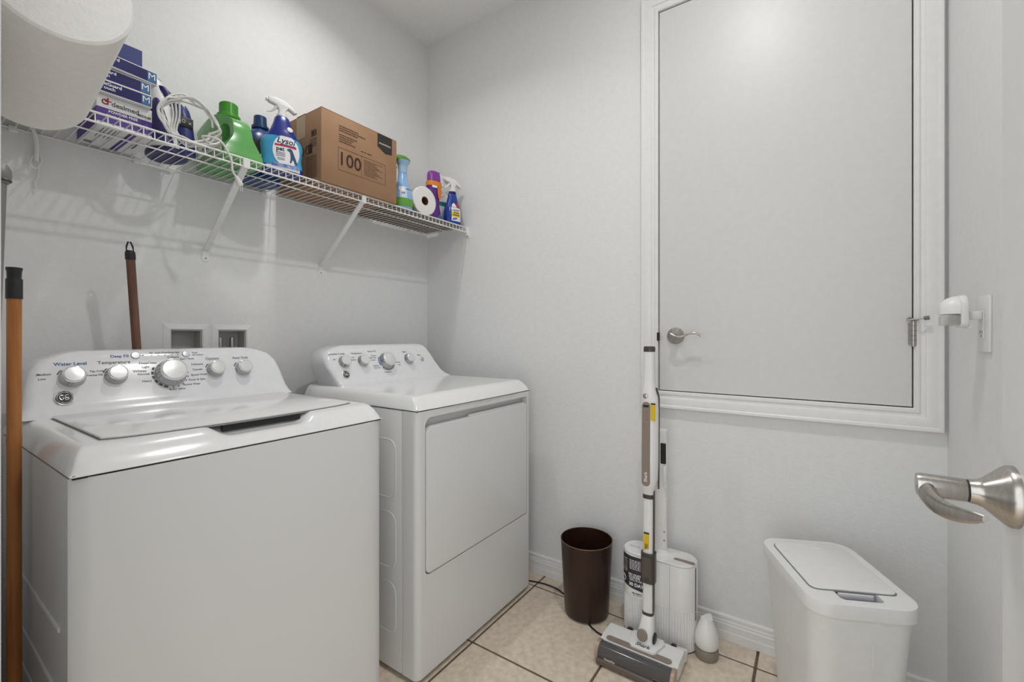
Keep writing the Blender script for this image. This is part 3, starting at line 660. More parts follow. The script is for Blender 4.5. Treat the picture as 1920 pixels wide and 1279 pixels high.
# ---- generic spray bottle pieces
def ring_se(c, a, b_, z, p=.8, n=36, ox=0):
    return [V3(c[0] + ox + a*math.copysign(abs(math.cos(2*PI*k/n))**p, math.cos(2*PI*k/n)), c[1] + b_*math.copysign(abs(math.sin(2*PI*k/n))**p, math.sin(2*PI*k/n)), z) for k in range(n)]
def trigger_head(t, z, m, s=1.0, side=-1, mt=None):
    """pump head with nozzle towards side*x, all in the thing's own frame"""
    hd_ = part('pump_head', MB().loft([[V3(side*(u*s), v*s, z + zz*s) for u, v in ((-.004+w_, -.011), (.004+w_, -.011), (.004+w_, .011), (-.004+w_, .011))] for w_, zz in ()]) if False else
        MB().plate([(side*x_*s, z + y_*s) for x_, y_ in ((-.014, 0), (.012, 0), (.010, .018), (.018, .030), (.042, .036), (.044, .052), (.020, .055), (-.010, .050), (-.034, .036), (-.048, .020), (-.040, .014), (-.020, .026), (-.012, .016))], [], lambda u, v, d: V3(u, d, v), -.010*s, .010*s, .004*s, 3), m, t, local=True, smooth=50)
    part('trigger', MB().tube(bez([(side*.014*s, 0, z+.030*s), (side*.022*s, 0, z+.018*s), (side*.032*s, 0, z+.008*s), (side*.046*s, 0, z+.002*s)], 16), [.006*s - .0035*s*min(1, k/14) for k in range(16)], 8), mt or m, hd_, local=True)
    part('nozzle', MB().cyl((side*.042*s, 0, z+.044*s), (side*.050*s, 0, z+.046*s), .008*s, .0075*s, 16, .001), m, hd_, local=True)
    part('collar', MB().lathe((0, 0, z-.012*s), [(.0165*s, 0), (.0165*s, .012*s), (.013*s, .014*s)], 24), m, hd_, local=True)
    return hd_

# ---- light blue disinfectant spray
c = (-.992, -.250)
t = thing('spray_bottle', 'large light blue pet spray bottle with white trigger beside the cardboard box', 'spray bottle', (c[0], c[1], DK), -.30)
M_LB = mat('light_blue_plastic', srgb(72, 166, 208), .25, noise=(12, srgb(60, 150, 200), 2)); M_ROYAL = mat('royal_blue_plastic', srgb(30, 44, 130), .3)
PRF = [(0, .066), (.006, .070), (.03, .069), (.055, .065), (.085, .068), (.105, .0695), (.118, .066), (.14, .050), (.16, .038), (.185, .029), (.205, .024), (.212, .017)]
hw = lambda z: interp(PRF, z)
LBD = lambda z: min(.036, hw(z)*.9)
mid = [z for z, _ in PRF]
low = [0, .006, .016, .024]; mi = [.024, .035, .046, .055, .07, .085, .105, .118, .128]; hi_ = [.128, .14, .15, .16, .185, .205, .212]
part('bottle_base', MB().loft([ring_se((0, 0), hw(z), LBD(z), z) for z in low]), M_ROYAL, t, local=True, smooth=50)
part('bottle', MB().loft([ring_se((0, 0), hw(z), LBD(z), z) for z in mi]), M_LB, t, local=True, smooth=50)
part('bottle_neck', MB().loft([ring_se((0, 0), hw(z), LBD(z), z) for z in hi_]), M_ROYAL, t, local=True, smooth=50)
def lfront(x, z, off=.0006):
    u = max(-1, min(1, x/hw(z))); s_ = (1 - abs(u)**(1/.8*1.0)) if False else max(0.0, 1 - abs(u)**(2/.8))**(.8/2)
    return V3(x, -LBD(z)*s_ - off, z)
def decal(pts, z0, z1, f0, f1, off, m, name, parent, nx=16, nz=16):
    """strip on the bottle front between x = f0(z) and x = f1(z)"""
    return part(name, MB().grid(lambda u, v: lfront(f0(z0+(z1-z0)*v) + (f1(z0+(z1-z0)*v)-f0(z0+(z1-z0)*v))*u, z0+(z1-z0)*v, off), nx, nz), m, parent, local=True)
lw = lambda z: .046*math.sqrt(max(0, 1 - ((z-.078)/.056)**2))
lab = decal(None, .024, .130, lambda z: -lw(z)*.92+.006, lambda z: lw(z)*.95+.010, .0008, mat('label_pure_white', (.82, .82, .84), .4), 'label', t)
decal(None, .009, .022, lambda z: -.055, lambda z: .055, .0006, mat('white_skirt', (.72, .73, .75), .5), 'skirt_print', t)
decal(None, .092, .0985, lambda z: -.030, lambda z: .042, .0012, mat('red_banner', srgb(176, 32, 48), .4), 'red_banner', lab)
decal(None, .0985, .101, lambda z: -.012, lambda z: .040, .0012, M_ROYAL, 'blue_banner', lab)
fm = lambda x0, z0: (lambda u, v: lfront(x0+u, z0+v, .0014))
part('lettering', MB().text('Lysol', .029, fm(.006, .1125), bold=.0005, shear=.25).text('pet', .020, fm(-.012, .082), bold=.0006), mat('ink_navy', srgb(22, 26, 66), .5), lab, local=True, smooth=0)
pr = MB()
for k in range(3): pr.grid(lambda u, v, k=k: lfront(-.026 + .030*u, .068 - .006*k + .0022*v, .0014), 4, 1)
for k in range(2): pr.grid(lambda u, v, k=k: lfront(-.022 + .024*u, .048 - .005*k + .002*v, .0014), 4, 1)
part('fine_print', pr, mat('ink_grey', srgb(70, 80, 100), .5), lab, local=True, smooth=0)
dg = [(.012, .087), (.020, .090), (.027, .087), (.030, .080), (.034, .070), (.040, .056), (.044, .044), (.047, .040), (.046, .037), (.036, .037), (.034, .046), (.030, .052), (.026, .044), (.024, .038), (.019, .038), (.021, .046), (.022, .060), (.020, .076), (.014, .080), (.009, .082)]
dm = MB(); bmq = bmesh.new(); bmq.faces.new([bmq.verts.new(lfront(a, b_, .0016)) for a, b_ in dg]); dm._merge(bmq)
part('dog_picture', dm, mat('dog_teal', srgb(34, 74, 112), .5), lab, local=True, smooth=0)
decal(None, .018, .030, lambda z: -.040, lambda z: .052, .0016, mat('label_splash', srgb(40, 70, 160), .4, noise=(60, srgb(170, 190, 220), 3)), 'splash_print', lab)
part('neck_disc', MB().lathe((.021, -.0305, .160), [(.010, 0), (.010, .0012), (.009, .0016)], 24, axis=(.2, -1, .35)), mat('disc_white', (.7, .72, .76), .4), t, local=True)
trigger_head(t, .218, M_PLASTIC, 1.05)

# ---- cardboard box
M_CARD = mat('cardboard', srgb(162, 126, 95), .75, noise=(7, srgb(152, 116, 86), 5)); M_INK = mat('brown_ink', srgb(58, 34, 20), .7)
X0, X1, Y0, Y1, Z0, Z1 = -.880, -.512, -.322, -.020, DK, DK+.279
t = thing('cardboard_box', 'large brown cardboard shipping box printed 100 on the shelf', 'box', ((X0+X1)/2, (Y0+Y1)/2, DK))
part('carton', MB().box(X0, X1, Y0, Y1, Z0, Z1, .003, 2), M_CARD, t)
part('top_flap', MB().box(X0+.001, X1-.001, Y0+.001, (Y0+Y1)/2-.001, Z1, Z1+.003, .001, 1), M_CARD, t)
part('top_flap', MB().box(X0+.001, X1-.001, (Y0+Y1)/2+.001, Y1-.001, Z1, Z1+.003, .001, 1), M_CARD, t)
part('tape', MB().box(X0-.0008, X0-.0002, -.215, -.155, Z0+.19, Z1).box(X0-.0008, X1+.0008, -.215, -.155, Z1+.003, Z1+.0036), mat('clear_tape', srgb(190, 160, 126), .25), t)
tag = MB().plate([(.262, .279), (.262, .222), (.305, .202), (.340, .208), (.340, .279)], [], lambda u, v, d: V3(X0+u, Y0-d, Z0+v), .0003, .0009)
tg = part('brand_tag', tag, mat('black_print', (.022, .018, .014), .5), t)
FM = lambda x_, z_: pmap((X0+x_, Y0-.0013, Z0+z_), (1, 0, 0), (0, 0, 1))
part('tag_lettering', MB().text('amazonbasics', .0115, FM(.301, .240), bold=.0002), mat('tag_print', (.7, .66, .6), .5), tg, smooth=0)
ln = MB().text('100', .074, FM(.125, .108), bold=.0005)
q = lambda a, b_, c_, d_: ln.box(X0+a, X0+b_, Y0-.0009, Y0-.0003, Z0+c_, Z0+d_)
q(.072, .304, .152, .1528); q(.072, .304, .064, .0648); q(.072, .0728, .064, .152); q(.3032, .304, .064, .152); q(.180, .1806, .064, .152)
ft = [('DESK MODEL CABINET', .076, .238), ('STORAGE BOX MULTI PURPOSE', .076, .229), ('PRODUCT OF CHINA', .076, .220), ('ITEM NO. 100 PCS', .076, .204), ('GROSS WEIGHT', .076, .195), ('CARTON SIZE', .076, .186), ('NET WEIGHT LBS', .076, .177)]
for s_, (n_, a, b_) in enumerate(ft):                                          # unreadable fine print: rows of small dashes
    k = 0; xx = a
    while xx < a + .005*len(n_):
        wd = .004 + .006*((s_*7 + k*5) % 4)/4; q(xx, xx+wd, b_-.0016, b_+.0016); xx += wd + .0022; k += 1
for r_ in range(11):
    k = 0; xx = .192
    while xx < .286 - .012*((r_*3) % 4):
        wd = .003 + .007*((r_*5 + k*3) % 5)/5; q(xx, xx+wd, .140 - .0062*r_ - .0008, .140 - .0062*r_ + .0008); xx += wd + .002; k += 1
xx = .178
for wd in (.012, .010, .022): q(xx, xx+wd, .170, .1725); xx += wd + .004
part('print', ln, M_INK, t, smooth=0)
sp = MB(); sq = lambda a, b_, c_, d_: sp.box(X0-.0009, X0-.0003, a, b_, Z0+c_, Z0+d_)
sq(-.278, -.272, .178, .205); sq(-.264, -.258, .178, .205); sq(-.27, -.265, .182, .200); sq(-.29, -.282, .180, .202)
for k in range(3): sp.tube([V3(X0-.0008, -.235+.045*k + .016*math.cos(a*PI/10), Z0+.135 + .016*math.sin(a*PI/10)) for a in range(20)], .0016, 5, closed=True)
sq(-.262, -.236, .118, .152)
for r_ in range(14):
    k = 0; yy = -.292
    while yy < -.225 - .008*((r_*3) % 3):
        wd = .004 + .008*((r_*5+k*3) % 5)/5; sq(yy, yy+wd, .105 - .0065*r_ - .001, .105 - .0065*r_ + .001); yy += wd+.0025; k += 1
for r_ in range(5): sq(-.292, -.25+.004*r_, .168-.007*r_, .170-.007*r_)
part('side_print', sp, M_INK, t, smooth=0)

sh = MB().box(-.508, -.020, -.298, -.014, DK, DK+.003, .0006, 1)
solo('cardboard_sheet', sh, mat('dull_cardboard', srgb(120, 100, 84), .85, noise=(9, srgb(108, 90, 74), 4)), 'flat brown cardboard sheet lying on the wires under the bottles at the right end', 'cardboard')
DK0 = DK; DK = DK + .0034
# ---- air freshener spray
c = (-.420, -.258)
t = thing('spray_bottle', 'slim pale blue air freshener spray with a green trigger cap', 'spray bottle', (c[0], c[1], DK), -.25)
FP = [(0, .043), (.006, .046), (.03, .049), (.055, .049), (.085, .043), (.115, .032), (.14, .025), (.16, .022), (.175, .0205)]
fw = lambda z: interp(FP, z)
part('bottle', MB().loft([ring_se((0, 0), r_, r_*.75, z, .9) for z, r_ in FP]), mat('pale_blue_plastic', srgb(142, 180, 222), .2), t, local=True, smooth=50)
part('green_wrap', MB().loft([ring_se((0, 0), fw(z)+.0005, fw(z)*.75+.0005, z, .9) for z in (.012, .02, .03, .04, .050)], False, False), mat('grass_green', srgb(96, 160, 60), .3), t, local=True, smooth=50)
part('neck_sleeve', MB().loft([ring_se((0, 0), r_, r_*.85, z, .9) for z, r_ in ((.174, .0205), (.195, .0215), (.213, .024), (.224, .032), (.232, .036))]), mat('sleeve_blue', srgb(160, 192, 220), .3), t, local=True, smooth=50)
part('trigger_cap', MB().loft([ring_se((0, 0), a, b_, z, .9, ox=ox) for z, a, b_, ox in ((.224, .030, .020, -.004), (.232, .042, .024, -.004), (.242, .044, .024, -.006), (.252, .034, .018, -.010), (.256, .014, .008, -.014))]), mat('trigger_green', srgb(84, 140, 44), .35), t, local=True, smooth=50)
part('trigger', MB().tube(bez([(-.036, 0, .236), (-.040, 0, .215), (-.034, 0, .19)], 12), .006, 8), MATS['trigger_green'], t, local=True)
ffront = lambda x_, z, off=.0008: V3(x_, -fw(z)*.75*max(0, 1-abs(x_/fw(z))**(2/.9))**.45 - off, z)
part('label', MB().grid(lambda u, v: ffront(-.030 + .034*u, .050 + .055*v), 8, 8), mat('label_ice', srgb(196, 212, 230), .4), t, local=True)
part('swoosh', MB().grid(lambda u, v: ffront(-.012 + .046*u, .092 + .004*u + (.0015+.004*u*(1-u))*v, .0012), 8, 2), mat('ink_navy', srgb(22, 26, 66), .5), t, local=True)
part('logo_disc', MB().grid(lambda u, v: ffront(-.018 + .014*v*math.cos(2*PI*u), .091 + .012*v*math.sin(2*PI*u), .0014), 20, 2), MATS['label_pure_white'], t, local=True)
part('lettering', MB().text('AIR', .012, lambda u, v: ffront(-.014+u, .072+v, .0014), bold=.0003), mat('ink_grey', srgb(70, 80, 100), .5), t, local=True, smooth=0)

# ---- toilet paper roll
M_PAPER = mat('white_tissue', (.82, .80, .78), .9, noise=(90, (.79, .77, .75), 3), bump=(220, .35, .003))
c = V3(-.292, -.232, DK+.0715); ax = V3(-.10, -.995, 0).normalized()
t = thing('toilet_roll', 'white toilet paper roll lying on its side near the end of the shelf', 'toilet roll', (c.x, c.y, DK))
def roll(mb, o, a, R, r, L, n=48):
    Q = Vector((0, 0, 1)).rotation_difference(a).to_matrix().to_4x4(); Q = Matrix.Translation(o) @ Q
    prof_ = [(r, 0), (R-.003, 0), (R, .003), (R, L-.003), (R-.003, L), (r, L)]
    mb.loft([[Q @ V3(q_*math.cos(2*PI*k/n), q_*math.sin(2*PI*k/n), z) for k in range(n)] for q_, z in prof_], closed=True); return mb
part('paper', roll(MB(), c - ax*.05, ax, .0710, .0215, .10), M_PAPER, t, smooth=40)
part('core', roll(MB(), c - ax*.0498, ax, .0214, .0195, .0996, 32), mat('core_card', srgb(104, 66, 40), .85), t, smooth=40)

# ---- purple and orange bottle
c = (-.168, -.215)
t = thing('cleaner_bottle', 'purple flat bottle with an orange band and purple cap', 'bottle', (c[0], c[1], DK), -.25)
M_PB = mat('purple_plastic', srgb(104, 44, 140), .3, noise=(20, srgb(88, 34, 124), 2)); M_OR = mat('orange_band', srgb(226, 132, 40), .4)
PF = [(0, .040), (.006, .043), (.03, .042), (.07, .034), (.10, .030), (.125, .031), (.15, .036), (.19, .041), (.205, .040)]
part('bottle', MB().loft([ring_se((0, 0), r_, r_*.6, z) for z, r_ in PF]), M_PB, t, local=True, smooth=50)
part('band', MB().loft([ring_se((0, 0), r_, r_*.62, z) for z, r_ in ((.188, .0425), (.20, .0435), (.212, .0425))]).plate([(.006, .195), (.0365, .195), (.0345, .150), (.028, .125), (.020, .120), (.012, .126), (.008, .15)], [], lambda u, v, d: V3(u, -.0262 + .010*max(0, (u-.012)/.024)**2 + .02*max(0, .19-v)*.35 - d, v), 0, .002), M_OR, t, local=True)
part('cap', MB().loft([ring_se((0, 0), a, a*.6, z) for z, a in ((.21, .038), (.25, .036), (.262, .032), (.268, .024))]), mat('purple_cap', srgb(132, 52, 150), .3), t, local=True, smooth=50)
part('logo', MB().box(-.026, .004, -.0282, -.0272, .176, .188, .0003, 1, Matrix.Rotation(.0, 4, 'Y')), M_WPRINT, t, local=True)
part('teal_print', MB().plate([(.0, .004), (.036, .004), (.026, .045), (.016, .04)], [], lambda u, v, d: V3(u, -.0268 + 7.0*max(0, u-.012)**2*1.2 - d, v), 0, .001), mat('teal_ink', srgb(40, 120, 170), .4), t, local=True)

# ---- white spray bottle behind
c = (-.074, -.178)
t = thing('spray_bottle', 'white spray bottle with teal band behind the blue stain remover', 'spray bottle', (c[0], c[1], DK), -.3)
part('bottle', MB().loft([ring_se((0, 0), r_, r_*.62, z) for z, r_ in ((0, .052), (.006, .055), (.10, .055), (.15, .050), (.175, .036), (.20, .020), (.22, .017))]), M_PLASTIC, t, local=True, smooth=50)
part('teal_band', MB().loft([ring_se((0, 0), .0556, .0556*.62+.0006, z) for z in (.108, .130)], False, False), mat('teal_band', srgb(28, 124, 122), .4), t, local=True)
trigger_head(t, .232, M_PLASTIC, 1.0, -1, mat('navy_trigger', srgb(40, 40, 120), .4))
part('head_cover', MB().box(-.046, -.012, -.011, .011, .283, .295, .004, 2), MATS['navy_trigger'], t, local=True)

# ---- blue stain remover
c = (-.082, -.268)
t = thing('spray_bottle', 'dark blue stain remover spray with yellow label at the right end of the shelf', 'spray bottle', (c[0], c[1], DK), -.28)
M_BL = mat('cobalt_plastic', srgb(28, 66, 158), .22, noise=(14, srgb(22, 50, 136), 2))
SP = [(0, .045), (.006, .048), (.03, .049), (.065, .048), (.095, .041), (.12, .032), (.145, .026), (.165, .022), (.17, .017)]
sw = lambda z: interp(SP, z)
part('bottle', MB().loft([ring_se((0, 0), r_, r_*.62, z) for z, r_ in SP]), M_BL, t, local=True, smooth=50)
sf = lambda x_, z, off=.0008: V3(x_, -sw(z)*.62*max(0, 1-abs(x_/sw(z))**(2/.8))**.4 - off, z)
lab = part('label', MB().grid(lambda u, v: sf(-.022 + .058*u, .014 + .072*v), 10, 10), MATS['label_pure_white'], t, local=True)
part('yellow_panel', MB().grid(lambda u, v: sf(-.022 + .052*u, .036 + .028*v, .0013), 10, 4), mat('yellow_ink', srgb(236, 206, 40), .4), lab, local=True)
part('red_panel', MB().grid(lambda u, v: sf(.010 + .022*u, .086 + .026*v, .0010), 6, 4), MATS['red_banner'], t, local=True)
part('white_arc', MB().grid(lambda u, v: sf(-.018 + .028*u, .088 + .022*v*math.sin(PI*(.15+.8*u)), .0009), 10, 3), MATS['label_pure_white'], t, local=True)
part('lettering', MB().text('LAUNDRY', .0095, lambda u, v: sf(.005+u, .071+v, .0018), bold=.0003).text('STAIN', .011, lambda u, v: sf(.005+u, .057+v, .002), bold=.0004).text('REMOVER', .0095, lambda u, v: sf(.005+u, .045+v, .002), bold=.0004), MATS['ink_navy'], lab, local=True, smooth=0)
part('brush_picture', MB().grid(lambda u, v: sf(-.016 + .026*u, .018 + .010*v + .006*u, .0018), 6, 3), mat('picture_blue', srgb(90, 110, 180), .4), lab, local=True)
part('dark_collar', MB().lathe((0, 0, .166), [(.019, 0), (.019, .008), (.016, .009)], 24), mat('ink_navy', srgb(22, 26, 66), .5), t, local=True)
trigger_head(t, .186, M_PLASTIC, 1.12, -1)

DK = DK0
# ================================================================== paper towel roll on the left wall
c = V3(-1.727, -1.112, 1.586); far = V3(-1.709, -.829, 1.5585); ax = (far-c).normalized()
hb = thing('towel_holder', 'white wall bracket behind the far end of the large paper towel roll', 'towel holder', (XC, -.82, 1.572))
part('bar', MB().cyl(c + ax*.01, far + ax*.022, .008, n=16), M_PLASTIC, hb)
part('arm', MB().box(XC+.004, far.x+.012, far.y+.012, far.y+.024, far.z-.012, far.z+.012, .003, 2), M_PLASTIC, hb)
part('wall_plate', MB().box(XC, XC+.005, far.y-.004, far.y+.04, far.z-.035, far.z+.035, .002, 1), M_PLASTIC, hb)
t = thing('paper_towel_roll', 'big white paper towel roll on the left wall at the top left corner', 'paper towel', (c.x, -.97, 1.51))
part('paper', roll(MB(), c, ax, .0710, .0215, .285, 72), M_PAPER, t, smooth=40)
part('core', roll(MB(), c + ax*.0004, ax, .0214, .0195, .284, 32), MATS['core_card'], t, smooth=40)

# ================================================================== poles
M_BAMBOO = mat('bamboo', srgb(186, 122, 62), .42, noise=(10, srgb(150, 88, 40), 5, (6, 6, .5)))
px_, py_ = -1.679, -.476
t = thing('mop_pole', 'orange bamboo mop pole with black cap standing left of the washing machine', 'pole', (px_, py_, 0))
pl = MB()
zz = [0.03, .30, .31, .32, .62, .63, .64, .93, .94, .95, 1.12, 1.13, 1.24]
pl.loft([[V3(px_ + (.0112 + (.0007 if abs(z*100 % 31 - 1) < .8 else 0))*math.cos(2*PI*k/20), py_ + (.0112 + (.0007 if abs(z*100 % 31 - 1) < .8 else 0))*math.sin(2*PI*k/20), z) for k in range(20)] for z in zz])
part('pole', pl, M_BAMBOO, t, smooth=50)
part('cap', MB().lathe((px_, py_, 1.236), [(.0127, 0), (.0127, .040), (.0120, .042)], 28), M_BLACK, t)
part('cap_plug', MB().lathe((px_, py_, 1.277), [(.0105, 0), (.0108, .004), (.0112, .016), (.0126, .021), (.0122, .0245), (0, .026)], 28), M_BLACK, t)
part('mop_base', MB().box(px_-.035, px_+.015, py_-.14, py_+.14, .0, .035, .008, 2), M_BLACK, t)

t = thing('broom_pole', 'dark brown broom pole with a black hanging loop leaning behind the washing machine', 'pole', (-1.29, -.045, 0))
a, b_ = V3(-1.352, -.085, 0.0), V3(-1.429, -.215, 1.372)
# stands behind the washer in the gap by the wall
a, b_ = V3(-1.296, -.045, 0.03), V3(-1.4000, -.149, 1.392)
dv = (b_-a).normalized()
part('pole', MB().cyl(a, b_, .0112, n=20), mat('brown_pole', srgb(118, 82, 62), .5, noise=(12, srgb(96, 64, 48), 4, (5, 5, .6))), t)
part('ferrule', MB().lathe(b_ - dv*.003, [(.0128, 0), (.0128, .018), (.0115, .024), (.008, .028)], 24, axis=dv), M_BLACK, t)
s_ = V3(1, 0, 0); o = b_ + dv*.024
part('hanging_loop', MB().tube([o + s_*.0085, o + s_*.0075 + dv*.012, o + s_*.0028 + dv*.026, o - s_*.0028 + dv*.026, o - s_*.0075 + dv*.012, o - s_*.0085], .0024, 8, closed=True), M_BLACK, t)
part('broom_head', MB().box(-1.39, -1.19, -.060, -.030, .0, .035, .006, 2), M_BLACK, t)

t = thing('mop_pole', 'grey metal mop pole with rounded end cap at the far left edge', 'pole', (-1.76, -.64, 0))
a, b_ = V3(-1.757, -.64, .03), V3(-1.7195, -.64, 1.440); dv = (b_-a).normalized()
M_GREY = mat('grey_metal', srgb(128, 128, 126), .4, metal=.3)
part('pole', MB().cyl(a, b_, .0105, n=20), M_GREY, t)
part('end_cap', MB().lathe(b_ - dv*.004, [(.0125, 0), (.0158, .006), (.0165, .016), (.0155, .026), (.011, .034), (0, .037)], 24, axis=dv), M_GREY, t)
part('collar', MB().lathe(b_ - dv*.001, [(.0150, 0), (.0170, .003), (.0150, .006)], 24, axis=dv), mat('dark_ring', (.05, .05, .05), .4), t)
part('mop_base', MB().box(-1.790, -1.735, -.76, -.52, .0, .035, .008, 2), M_GREY, t)

# ================================================================== things on the floor
# ---- brown waste basket
c = (-.150, -1.078)
t = thing('waste_basket', 'small round dark brown waste basket standing by the baseboard', 'waste basket', (c[0], c[1], .007))
M_BRN = mat('brown_basket', srgb(54, 31, 21), .35, metal=.1, noise=(18, srgb(46, 26, 18), 4))
part('bucket', MB().lathe((c[0], c[1], .0072), [(.0, .0005), (.088, .0005), (.0895, .0), (.091, .004), (.107, .298), (.1075, .300), (.105, .300), (.0885, .012), (0, .012)], 56, cap=False), M_BRN, t, smooth=40)
part('rim', MB().tube([V3(c[0] + .1065*math.cos(2*PI*k/64), c[1] + .1065*math.sin(2*PI*k/64), .3072) for k in range(64)], .0016, 6, closed=True), mat('rim_brown', srgb(120, 96, 82), .3, metal=.3), t)

# ---- black power cord
crd = MB().tube(bez([(-.115, -.70, .004), (-.088, -.778, .004), (-.076, -.84, .004), (-.080, -.90, .004), (-.098, -.945, .004), (-.125, -1.0, .004), (-.175, -1.070, .004), (-.222, -1.118, .004), (-.250, -1.165, .004), (-.258, -1.200, .004), (-.262, -1.216, .004)], 80), .0033, 8)
solo('power_cord', crd, M_BLACK, 'thin black power cord snaking on the floor past the waste basket', 'cord')

# ---- vacuum base station
M_VW = mat('vacuum_white', (.82, .815, .80), .35); M_TAUPE = mat('taupe_plastic', srgb(142, 128, 117), .4); M_DG = mat('dark_grey_plastic', srgb(70, 64, 60), .35)
cyA, cyB, cxs, RS = -1.296, -1.452, -.128, .060
t = thing('vacuum_station', 'white oval self-emptying vacuum base station with a tall docking post against the wall', 'base station', (cxs, -1.374, 0))
def outline(off=0.0, n=96, flute=0.0):
    """stadium outline, parameter 0..1 starting at the middle of the room-facing side, running towards -y"""
    Lh = cyA - cyB; per = 2*Lh + 2*PI*RS; out = []
    for k in range(n):
        s = per*k/n
        if s < Lh/2: p, nn = V3(cxs-RS, (cyA+cyB)/2 - s, 0), V3(-1, 0, 0)
        elif s < Lh/2 + PI*RS:
            a = (s - Lh/2)/RS; nn = V3(-math.cos(a), -math.sin(a), 0); p = V3(cxs, cyB, 0) + nn*RS
        elif s < 1.5*Lh + PI*RS: p, nn = V3(cxs+RS, cyB + (s - Lh/2 - PI*RS), 0), V3(1, 0, 0)
        elif s < 1.5*Lh + 2*PI*RS:
            a = (s - 1.5*Lh - PI*RS)/RS; nn = V3(math.cos(a), math.sin(a), 0); p = V3(cxs, cyA, 0) + nn*RS
        else: p, nn = V3(cxs-RS, cyA - (s - 1.5*Lh - 2*PI*RS), 0), V3(-1, 0, 0)
        fo = flute*(0.5 + 0.5*math.cos(2*PI*s/.0098)) if flute else 0
        out.append(p + nn*(off + fo))
    return out
def at_z(pts, z): return [V3(p.x, p.y, z) for p in pts]
part('foot', MB().loft([at_z(outline(-.003), 0.0), at_z(outline(-.003), .006)]), M_DG, t)
NF = 480
part('fluted_base', MB().loft([at_z(outline(-.0003, NF, -.0026), z) for z in (.006, .150)]), M_VW, t, smooth=25)
part('body', MB().loft([at_z(outline(), z) for z in (.150, .309)] + [at_z(outline(-.002), .312)]), M_VW, t, smooth=40)
part('top_cover', MB().loft([at_z(outline(-.0005), .3125), at_z(outline(-.0005), .317), at_z(outline(-.004), .321), at_z(outline(-.03), .323)]), M_VW, t, smooth=40)
part('cover_seam', MB().loft([at_z(outline(-.0015), .3105), at_z(outline(-.0015), .3135)]), M_DG, t)
def on_side(s, z, off):     # s metres along the outline from the middle of the front, positive towards -y
    Lh = cyA - cyB
    if abs(s) < Lh/2: return V3(cxs-RS-off, (cyA+cyB)/2 - s, z)
    a = (abs(s) - Lh/2)/RS; sg = 1 if s > 0 else -1
    return V3(cxs - (RS+off)*math.cos(a), (cyB if sg > 0 else cyA) - sg*(RS+off)*math.sin(a), z)
part('panel_line', MB().grid(lambda u, v: on_side(.052 + .0014*u, .006 + .304*v, .0004), 1, 8), mat('line_grey', (.45, .45, .45), .5), t, smooth=0)
part('side_strip', MB().grid(lambda u, v: on_side(.150 + .006*u, .150 + .158*v, .0006), 2, 6), M_DG, t)
part('side_latch', MB().grid(lambda u, v: on_side(.148 + .008*u, .118 + .030*v, .0012), 2, 4), M_TAUPE, t)
part('handle_insert', MB().plate(rrect(-1.508, -1.432, cxs-.030, cxs-.012, .0088), [], lambda u, v, d: V3(v, u, .321+d), 0.0, .003, .001, 1), M_TAUPE, t)
lab = part('label', MB().grid(lambda u, v: on_side(-.160 + .125*u, .176 + .130*v + (.016*(1-v)*(1-u)), .0006), 20, 8), mat('black_label', (.03, .03, .04), .4), t)
sm = lambda s0, z0, off=.0011: (lambda u, v: on_side(s0+u, z0+v, off))
lt = MB().text('30 DAYS', .0175, sm(-.068, .198), bold=.0007).text('NO DUST', .0115, sm(-.078, .235), bold=.0004).text('CLOUDS', .0115, sm(-.079, .225), bold=.0004).text('HEPA FILTER', .009, sm(-.074, .215), bold=.0002)
for r_ in range(8):
    k = 0; s0 = -.098
    while s0 < -.045:
        wd = .006 + .006*((r_*5+k*3) % 4)/4; lt.grid(lambda u, v, s0=s0, wd=wd, r_=r_: on_side(s0 + wd*u, .290 - .0048*r_ + .002*v, .0011), 2, 1); s0 += wd+.0025; k += 1
lt.tube([on_side(-.132 + .012*math.cos(a*PI/12), .208 + .012*math.sin(a*PI/12), .0012) for a in range(24)], .0012, 5, closed=True)
part('lettering', lt, M_WPRINT, lab, smooth=0)
part('label_picture', MB().grid(lambda u, v: on_side(-.150 + .040*u, .236 + .055*v, .0011), 8, 4), mat('picture_grey', (.35, .34, .33), .5, noise=(90, (.06, .05, .05), 3)), lab)
part('lower_notice', MB().text('SELF-EMPTY', .0075, sm(-.068, .166), bold=.0003).text('Base System', .006, sm(-.068, .159)), M_PRINT, t, smooth=0)
part('top_lettering', MB().text('Shark', .018, pmap((cxs-.010, cyA+.015, .3236), (0, -1, 0), (1, 0, 0)), bold=.0004), mat('emboss_grey', (.55, .55, .54), .5), t, smooth=0)
post = part('docking_post', MB().vbox(cxs-.002, cxs+.026, -1.400, -1.352, .319, .795, .010).lathe((cxs+.012, -1.376, .319), [(.040, 0), (.032, .006), (.027, .014)], 28), M_VW, t)
part('contact_window', MB().box(cxs-.004, cxs+.004, -1.398, -1.378, .665, .745, .002, 1), M_BLACK, post)
part('docking_hook', MB().box(cxs-.020, cxs-.001, -1.404, -1.392, .60, .66, .004, 2).box(cxs-.012, cxs, -1.404, -1.39, .575, .60, .003, 1), M_VW, post)
for z in (.405, .372): part('screw_hole', MB().cyl((cxs-.003, -1.392, z), (cxs-.001, -1.392, z), .0025, n=10), M_DG, post)

